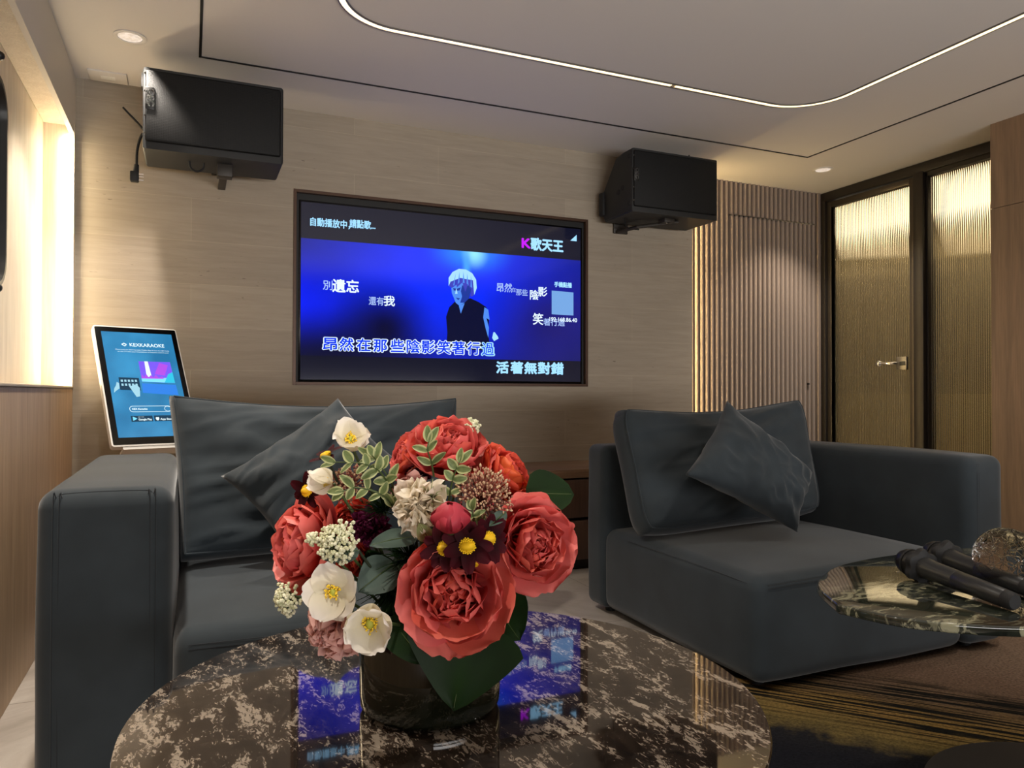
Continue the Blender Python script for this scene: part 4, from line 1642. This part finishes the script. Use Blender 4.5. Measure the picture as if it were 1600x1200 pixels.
peony(at(711, 925, 1.03), .093, (-.05, .12, 1), 'large coral peony facing front, lowest and biggest in the bouquet', 'coral', 3, .4)
peony(at(832, 850, 1.12), .082, (.45, .10, .9), 'coral peony on the right side of the bouquet', 'coral', 5, 1.0)
peony(at(702, 700, 1.20), .080, (.15, .85, .5), 'coral peony at the top of the bouquet', 'coral', 9, .2)
peony(at(640, 712, 1.22), .052, (-.75, .45, .45), 'small coral peony at upper left of the top peony', 'coral', 12, .2, sw=.35)
peony(at(792, 742, 1.22), .062, (.75, .55, .35), 'red orange peony at upper right, half hidden behind the berry cluster', 'red', 14, .7, sw=.3)
peony(at(478, 850, 1.12), .085, (-.72, .18, .55), 'coral peony on the left side of the bouquet, seen from its side', 'coral', 17, .5)
peony(at(548, 818, 1.17), .048, (-.1, .5, .8), 'small red peony tucked between left peony and burgundy pompom', 'red', 21, .5)
peony(at(553, 872, 1.13), .036, (-.3, -.2, .8), 'small salmon peony under the cream yarrow', 'red', 24, .9)
for px, py, dep, r_, tw, lab, mt, sd in (
        (656, 790, 1.05, .049, (-.1, .25, 1), 'cream ruffled carnation with pink rim in the middle of the bouquet', 'cream', 31),
        (519, 988, 1.06, .055, (-.45, -.45, .75), 'blush pink carnation below the white anemones at lower left', 'pink', 33)):
    lay = [(8, .95, .7, 10, 40, .03, .0, .12, .26), (8, .9, .62, 30, 62, .05, .04, .15, .3), (8, .8, .55, 48, 80, .06, .08, .15, .32), (8, .66, .5, 62, 98, .05, .12, .2, .34), (6, .5, .45, 74, 112, .03, .16, .2, .36)]
    peony(at(px, py, dep), r_, tw, lab, mt, sd, 0, lay, .12, 'carnation', 'ruffled carnations')
peony(at(640, 768, 1.13), .040, (-.5, .6, .6), 'dusty pink carnation behind the cream one', plain('dusty pink petal', 'c08f88', .6), 35, 0,
      [(8, .95, .7, 20, 60, .03, .0, .12, .26), (8, .8, .62, 45, 85, .05, .04, .15, .3)], 0, 'carnation', 'ruffled carnations')
# burgundy pompom
lay = [(11, .98, .42, 0 + a, 28 + a, .03, .02 * i, .2, .12) for i, a in enumerate((0, 14, 28, 42, 56, 70))]
peony(at(576, 824, 1.12), .034, (-.05, .2, 1), 'round burgundy pompom dahlia left of the centre', 'plum', 41, 0, lay, 0, 'dahlia', 'burgundy dahlias')
peony(at(652, 738, 1.20), .024, (-.3, .3, .8), 'half hidden burgundy dahlia under the top peony', 'plum', 43, 0, lay, 0, 'dahlia', 'burgundy dahlias')


def peony_bud(c, rad, toward, label):
    ax = axis_of(toward)
    t = thing('peony_bud', Vector(c) - ax * rad, label, 'flower')
    F = frame(ax)
    mb = MB()
    base = Vector(c) - ax * rad
    for li, (n, sc_) in enumerate(((4, 1.0), (4, .93), (3, .86))):
        for q in range(n):
            petal(mb, F, base, 2 * pi * q / n + li * .6, 2.45 * rad * sc_, 2.1 * rad * sc_, 0, 158, .03 * rad, .02 * rad, .62, .02, q + li * 9, 12, 10, 0, .9, .3 * (q % 2), 2.6, .8)
    part(mb, 'petals', 'bud', t, angle=0)
    part(MB().ball(c, rad * .62, 3, tint=.2), 'core', 'bud', t)
    part(MB().lathe([(0, -.08 * rad), (.3 * rad, 0), (.42 * rad, .16 * rad), (0, .1 * rad)], base, 12, F), 'calyx', 'stem', t)
    stem(t, base)


peony_bud(at(704, 806, .985), .0255, (0, .85, .35), 'closed crimson peony bud above the maroon daisies')


def anemone(c, rad, toward, label, seed, open0=25, open1=45, n=5, roll=0.):
    ax = axis_of(toward)
    rg_ = random.Random(seed)
    base = Vector(c) - ax * rad * .35
    t = thing('anemone', base, label, 'flower', 'white anemones')
    F = frame(ax, roll)
    for q in range(n):
        mb = MB()
        petal(mb, F, base, 2 * pi * q / n + rg_.uniform(-.15, .15), rad * rg_.uniform(1.0, 1.18), rad * 1.22, open0 + rg_.uniform(-6, 6), open1 + rg_.uniform(-12, 12), .05 * rad, .004 * (q % 2), .22, .09, seed + q * 3, 10, 10, 0, 1, 0, 2.3, .7)
        part(mb, 'petal', 'whitep', t, angle=0)
    sm = MB()
    for q in range(44):
        a = q * 2.399
        rr = rad * (.10 + .20 * rg_.random())
        p0 = F @ Vector((.06 * rad * cos(a), .06 * rad * sin(a), .03 * rad)) + base
        p1 = F @ Vector((rr * cos(a), rr * sin(a), rad * rg_.uniform(.22, .36))) + base
        sm.tube([p0, p1], .0006, 4, tint=(.3, .8))
        sm.ball(p1, .0014, 1, (1, 1, 1), .9)
    part(sm, 'stamens', 'stamen', t)
    part(MB().ball(F @ Vector((0, 0, .20 * rad)) + base, .13 * rad, 2, (1, 1, 1.3)), 'pistil', 'pistil', t)
    stem(t, base - ax * .002, r=.0022)


anemone(at(519, 926, 1.02), .040, (-.05, .25, 1), 'white anemone facing front at lower left of the bouquet', 52, 18, 40, 5, .5)
anemone(at(577, 977, .995), .047, (.05, .0, .8), 'white cupped anemone hanging over the vase rim', 55, 48, 72, 5, .2)
anemone(at(548, 684, 1.12), .034, (.25, .45, .75), 'white anemone standing highest at upper left', 58, 35, 62, 5, 1.1)
anemone(at(508, 753, 1.11), .033, (-.9, .15, -.1), 'white anemone turned sideways to the left', 61, 55, 92, 5, .3)


def daisy(c, rad, toward, label, seed, n=9):
    ax = axis_of(toward)
    rg_ = random.Random(seed)
    base = Vector(c) - ax * rad * .2
    t = thing('daisy', base, label, 'flower', 'maroon daisies')
    F = frame(ax)
    mb = MB()
    for q in range(n):
        petal(mb, F, base, 2 * pi * q / n + rg_.uniform(-.1, .1), rad * rg_.uniform(.92, 1.1), rad * .62, 12, 4 + rg_.uniform(-25, 22), .1 * rad, .004 * (q % 2), .15, .06, seed + q, 7, 6, 0, .8, 0, 2.2, .75)
    part(mb, 'petals', 'maroon', t, angle=0)
    dm = MB()
    dm.ball(F @ Vector((0, 0, .10 * rad)) + base, .36 * rad, 3, (1, 1, .62), .4, 0, None)
    for q in range(70):
        a, z = q * 2.399, q / 70
        rr = .36 * rad * math.sqrt(z)
        p = F @ Vector((rr * cos(a), rr * sin(a), .10 * rad + .2 * rad * math.sqrt(max(0, 1 - z)))) + base
        dm.ball(p, .0015, 1, (1, 1, 1), .9)
    part(dm, 'disc', 'yellow', t)
    stem(t, base, 'stem_dark', .002)


daisy(at(730, 853, .985), .031, (.0, .15, 1), 'maroon daisy with yellow eye in the middle of the trio above the big peony', 71)
daisy(at(694, 857, 1.00), .029, (-.25, .1, 1), 'maroon daisy with yellow eye at left of the trio above the big peony', 73)
daisy(at(764, 842, 1.02), .031, (.55, .15, .8), 'maroon daisy with yellow eye at right of the trio, turned right', 75)
daisy(at(478, 767, 1.14), .027, (-.5, .1, .85), 'maroon daisy above the left peony, in front of the cushion', 77, 7)
daisy(at(508, 710, 1.15), .025, (-.3, .6, .2), 'maroon daisy seen from behind beside the highest anemone', 79, 6)
daisy(at(745, 880, 1.03), .024, (.1, -.6, .6), 'maroon daisy drooping between trio and big peony', 81, 7)


def yarrow(c, rad, toward, label, seed, n=60):
    ax = axis_of(toward)
    rg_ = random.Random(seed)
    base = Vector(c) - ax * rad * .9
    t = thing('yarrow', base, label, 'flower', 'cream yarrow heads')
    F = frame(ax)
    mb, sk = MB(), MB()
    for q in range(n):
        a, z = q * 2.399, (q + .5) / n
        rr = rad * math.sqrt(z) * rg_.uniform(.8, 1.08)
        hh = rad * (.85 * math.sqrt(max(0, 1 - z)) + .25) * rg_.uniform(.8, 1.1)
        p = F @ Vector((rr * cos(a), rr * sin(a), hh)) + base
        for w in range(4):
            d = Vector((rg_.uniform(-1, 1), rg_.uniform(-1, 1), rg_.uniform(-1, 1))) * .0026
            mb.ball(p + d, rg_.uniform(.0018, .0032), 1, (1, 1, 1), rg_.uniform(.2, 1))
        sk.tube([base, p], .0007, 4)
    part(mb, 'florets', 'floret', t)
    part(sk, 'stalks', 'stem', t)
    stem(t, base, r=.0022)


yarrow(at(524, 846, 1.02), .030, (-.1, .35, 1), 'cream yarrow head in front of the left peony', 91, 80)
yarrow(at(487, 840, 1.04), .009, (-.3, .4, 1), 'tiny cream yarrow head left of the larger one', 92, 16)
yarrow(at(441, 940, 1.06), .024, (-.6, -.1, .8), 'cream yarrow head sticking out at far lower left', 93, 60)
yarrow(at(737, 661, 1.22), .016, (.2, .9, .3), 'cream yarrow head sticking out at the very top', 94, 34)


def sedum(c, rad, toward, label, seed, n=90):
    ax = axis_of(toward)
    rg_ = random.Random(seed)
    base = Vector(c) - ax * rad * .8
    t = thing('sedum', base, label, 'flower', 'red stalked sedum clusters')
    F = frame(ax)
    st_, tp = MB(), MB()
    for q in range(n):
        a, z = q * 2.399, (q + .5) / n
        rr = rad * math.sqrt(z) * rg_.uniform(.7, 1.1)
        hh = rad * (.8 * math.sqrt(max(0, 1 - z)) + .35) * rg_.uniform(.75, 1.1)
        p = F @ Vector((rr * cos(a), rr * sin(a), hh)) + base
        b = F @ Vector((rr * .4 * cos(a), rr * .4 * sin(a), hh * .3)) + base
        st_.tube([base, b, p], .0009, 4, tint=(0, .25))
        d = (p - b).normalized()
        mm = d.to_track_quat('Z', 'X').to_matrix().to_4x4()
        tp.ball(p, .0019, 1, (1, 1, 1.8), rg_.uniform(.45, 1), 0, mm)
        for w in range(2):
            e = Vector((rg_.uniform(-1, 1), rg_.uniform(-1, 1), rg_.uniform(-1, .4))) * .006
            tp.ball(p + e, .0015, 1, (1, 1, 1.3), rg_.uniform(.0, .7))
    part(st_, 'stalks', 'sedum', t)
    part(tp, 'buds', 'sedum', t)
    stem(t, base, 'stem_dark', .0022)


sedum(at(757, 770, 1.06), .046, (.15, .45, .9), 'cream tipped red sedum cluster at upper right of the bouquet', 101, 130)
sedum(at(540, 752, 1.16), .034, (-.2, .4, .9), 'red sedum cluster behind the variegated sprig at upper left', 103, 80)


def leaf_mesh(mb, base, axis, normal, L, W, bend=20, seed=0, cup=.12, var=False, point=1.5, wide=.72):
    a = Vector(axis).normalized()
    nrm = (Vector(normal) - a * Vector(normal).dot(a)).normalized()
    s = a.cross(nrm)
    M4 = Matrix(((s.x, a.x, nrm.x, 0), (s.y, a.y, nrm.y, 0), (s.z, a.z, nrm.z, 0), (0, 0, 0, 1)))
    ed = (lambda u, v: 1.0 if v > .72 or u > .93 else .12 + .25 * noise.noise(Vector((u * 4, v * 3, seed)))) if var else (lambda u, v: .5 + .5 * noise.noise(Vector((u * 3, v * 2, seed))) + (.5 if v < .08 else 0))
    petal(mb, M4, Vector(base), pi / 2, L, W, bend * .5, -bend * .5, 0, 0, cup, .02, seed, 10, 8, 0, 1, 0, point, wide, 0, ed)


def leaf(pxb, pxt, W, label, mat='leaf', facing=(0, .2, 1), seed=1, bend=20, wide=.72, point=1.5, group='loose bouquet leaves', name='leaf'):
    b, tip = Vector(pxb), Vector(pxt)
    t = thing(name, b, label, 'leaf', group)
    mb = MB()
    leaf_mesh(mb, b, tip - b, axis_of(facing), (tip - b).length, W, bend, seed, .12, False, point, wide)
    part(mb, 'blade', mat, t, angle=0)
    part(MB().tube([b + (tip - b) * .02, b + (tip - b) * .5 + axis_of(facing) * .004 * (bend / 20), b + (tip - b) * .96], .0009, 6, .0004), 'midrib', 'stem', t)
    stem(t, b, 'stem_dark', .002, .01)


leaf(at(735, 968, 1.055), at(708, 1112, 1.03), .165, 'big heart shaped dark green leaf hanging over the vase front', 'leaf', (.05, .25, 1), 3, 26, .56, 1.25)
leaf(at(822, 772, 1.16), at(896, 772, 1.17), .078, 'dark green leaf sticking out at the right', 'leaf', (.1, .5, .9), 5, 8, .62, 1.7)
leaf(at(610, 965, 1.08), at(668, 1040, 1.045), .055, 'dark green leaf over the vase rim under the cupped anemone', 'leaf', (-.2, .5, .9), 7, 40)
leaf(at(650, 838, 1.07), at(578, 852, 1.03), .042, 'grey green leaf below the burgundy pompom', 'leaf_grey', (-.1, .8, .6), 9, 14)
leaf(at(615, 880, 1.09), at(560, 925, 1.06), .060, 'broad grey green leaf behind the front anemones', 'leaf_grey', (0, .3, 1), 11, 16)
leaf(at(560, 860, 1.06), at(500, 872, 1.03), .036, 'grey green leaf beneath the cream yarrow', 'leaf_grey', (0, .6, .7), 12, 14)
leaf(at(672, 845, 1.05), at(655, 818, 1.02), .026, 'small light green leaf left of the crimson bud', 'leaf_var', (-.1, .3, 1), 13, 12)
leaf(at(790, 800, 1.05), at(765, 822, 1.02), .018, 'small grey green leaf right of the crimson bud', 'leaf_grey', (0, .4, 1), 14, 12)
for i, (a, b, w) in enumerate((((640, 900), (600, 960), .06), ((620, 870), (655, 930), .05), ((770, 940), (812, 1000), .09), ((640, 960), (600, 1010), .05), ((600, 900), (575, 860), .05))):
    leaf(at(*a, 1.14), at(*b, 1.10), w, ('dark leaf deep behind the front anemone', 'dark leaf in the shade left of the big peony', 'dark leaf at right below the big peony, over the vase',
         'dark leaf drooping at the vase rim, right of the cupped anemone', 'dark leaf in the shade below the burgundy pompom')[i], 'leaf', (0, .3, 1), 20 + i, 18)


def sprig(points, label, seed, n=7, L=.022, W=.013, mat='leaf_var', stemmat='stem', var=True, needle=False, name='leafy_sprig', group='variegated sprigs'):
    rg_ = random.Random(seed)
    pts = spline(points, 8)
    t = thing(name, pts[0], label, 'foliage', group)
    part(MB().tube(pts, .0016, 6, .0008), 'stem', stemmat, t)
    for q in range(n):
        i = int((len(pts) - 2) * (q + 1) / n)
        p = pts[i]
        d = (pts[min(i + 1, len(pts) - 1)] - pts[max(0, i - 1)]).normalized()
        for sgn in (-1, 1):
            side = d.cross(axis_of((rg_.uniform(-.4, .4), rg_.uniform(-.2, .6), 1))).normalized() * sgn
            a = d * rg_.uniform(.35, .9) + side
            if q == n - 1:
                a = d + side * .35
            mb = MB()
            leaf_mesh(mb, p, a, axis_of((rg_.uniform(-.6, .6), rg_.uniform(0, .8), 1)), L * rg_.uniform(.8, 1.25), W * rg_.uniform(.8, 1.15), rg_.uniform(5, 45), seed + q, .2, var, 1.6, .8)
            part(mb, 'leaf', mat, t, angle=0)


sprig([at(626, 800, 1.12), at(600, 745, 1.07), at(570, 725, 1.05), at(520, 722, 1.05)], 'variegated sprig reaching left below the highest anemone', 201, 6)
sprig([at(622, 805, 1.12), at(600, 775, 1.06), at(560, 762, 1.05), at(535, 768, 1.05)], 'variegated sprig arching left, lower of the two', 203, 5)
sprig([at(630, 805, 1.12), at(612, 755, 1.08), at(590, 722, 1.07), at(582, 712, 1.07)], 'variegated sprig rising beside the highest anemone', 205, 5)
sprig([at(678, 745, 1.09), at(674, 722, 1.08), at(668, 703, 1.07), at(670, 690, 1.07)], 'variegated sprig standing before the top peony', 207, 3)
sprig([at(700, 790, 1.08), at(705, 760, 1.06), at(712, 735, 1.05), at(718, 722, 1.05)], 'variegated sprig left of the berry cluster', 209, 4)
sprig([at(742, 830, 1.06), at(740, 812, 1.04), at(738, 795, 1.035)], 'short variegated sprig right of the crimson bud', 211, 3, .018, .011)


def needles(c, rad, toward, label, seed, n=60, mat='leaf'):
    rg_ = random.Random(seed)
    ax = axis_of(toward)
    t = thing('fern_tuft', c, label, 'foliage', 'feathery green tufts')
    mb = MB()
    for q in range(n):
        d = (ax + Vector((rg_.uniform(-1, 1), rg_.uniform(-1, 1), rg_.uniform(-1, 1))) * .9).normalized()
        p = Vector(c) + d * rad * rg_.uniform(.0, .4)
        e = p + d * rad * rg_.uniform(.4, .8)
        mb.tube([p, (p + e) / 2 + Vector((0, 0, .002)), e], .0011, 4, .0004, tint=(0, 1))
    part(mb, 'needles', mat, t)
    stem(t, Vector(c), 'stem_dark', .0018)


needles(at(640, 872, 1.09), .05, (-.2, .4, 1), 'dark feathery tuft in the middle, above the big peony', 301, 90)
needles(at(600, 800, 1.13), .05, (-.3, .7, .7), 'feathery tuft behind the burgundy pompom', 303, 80)
needles(at(672, 780, 1.055), .028, (.1, .6, .9), 'light feathery tuft on the cream carnation', 305, 22, 'leaf_var')
needles(at(610, 920, 1.12), .06, (-.3, -.1, 1), 'dark feathery tuft behind the cupped anemone', 307, 90)
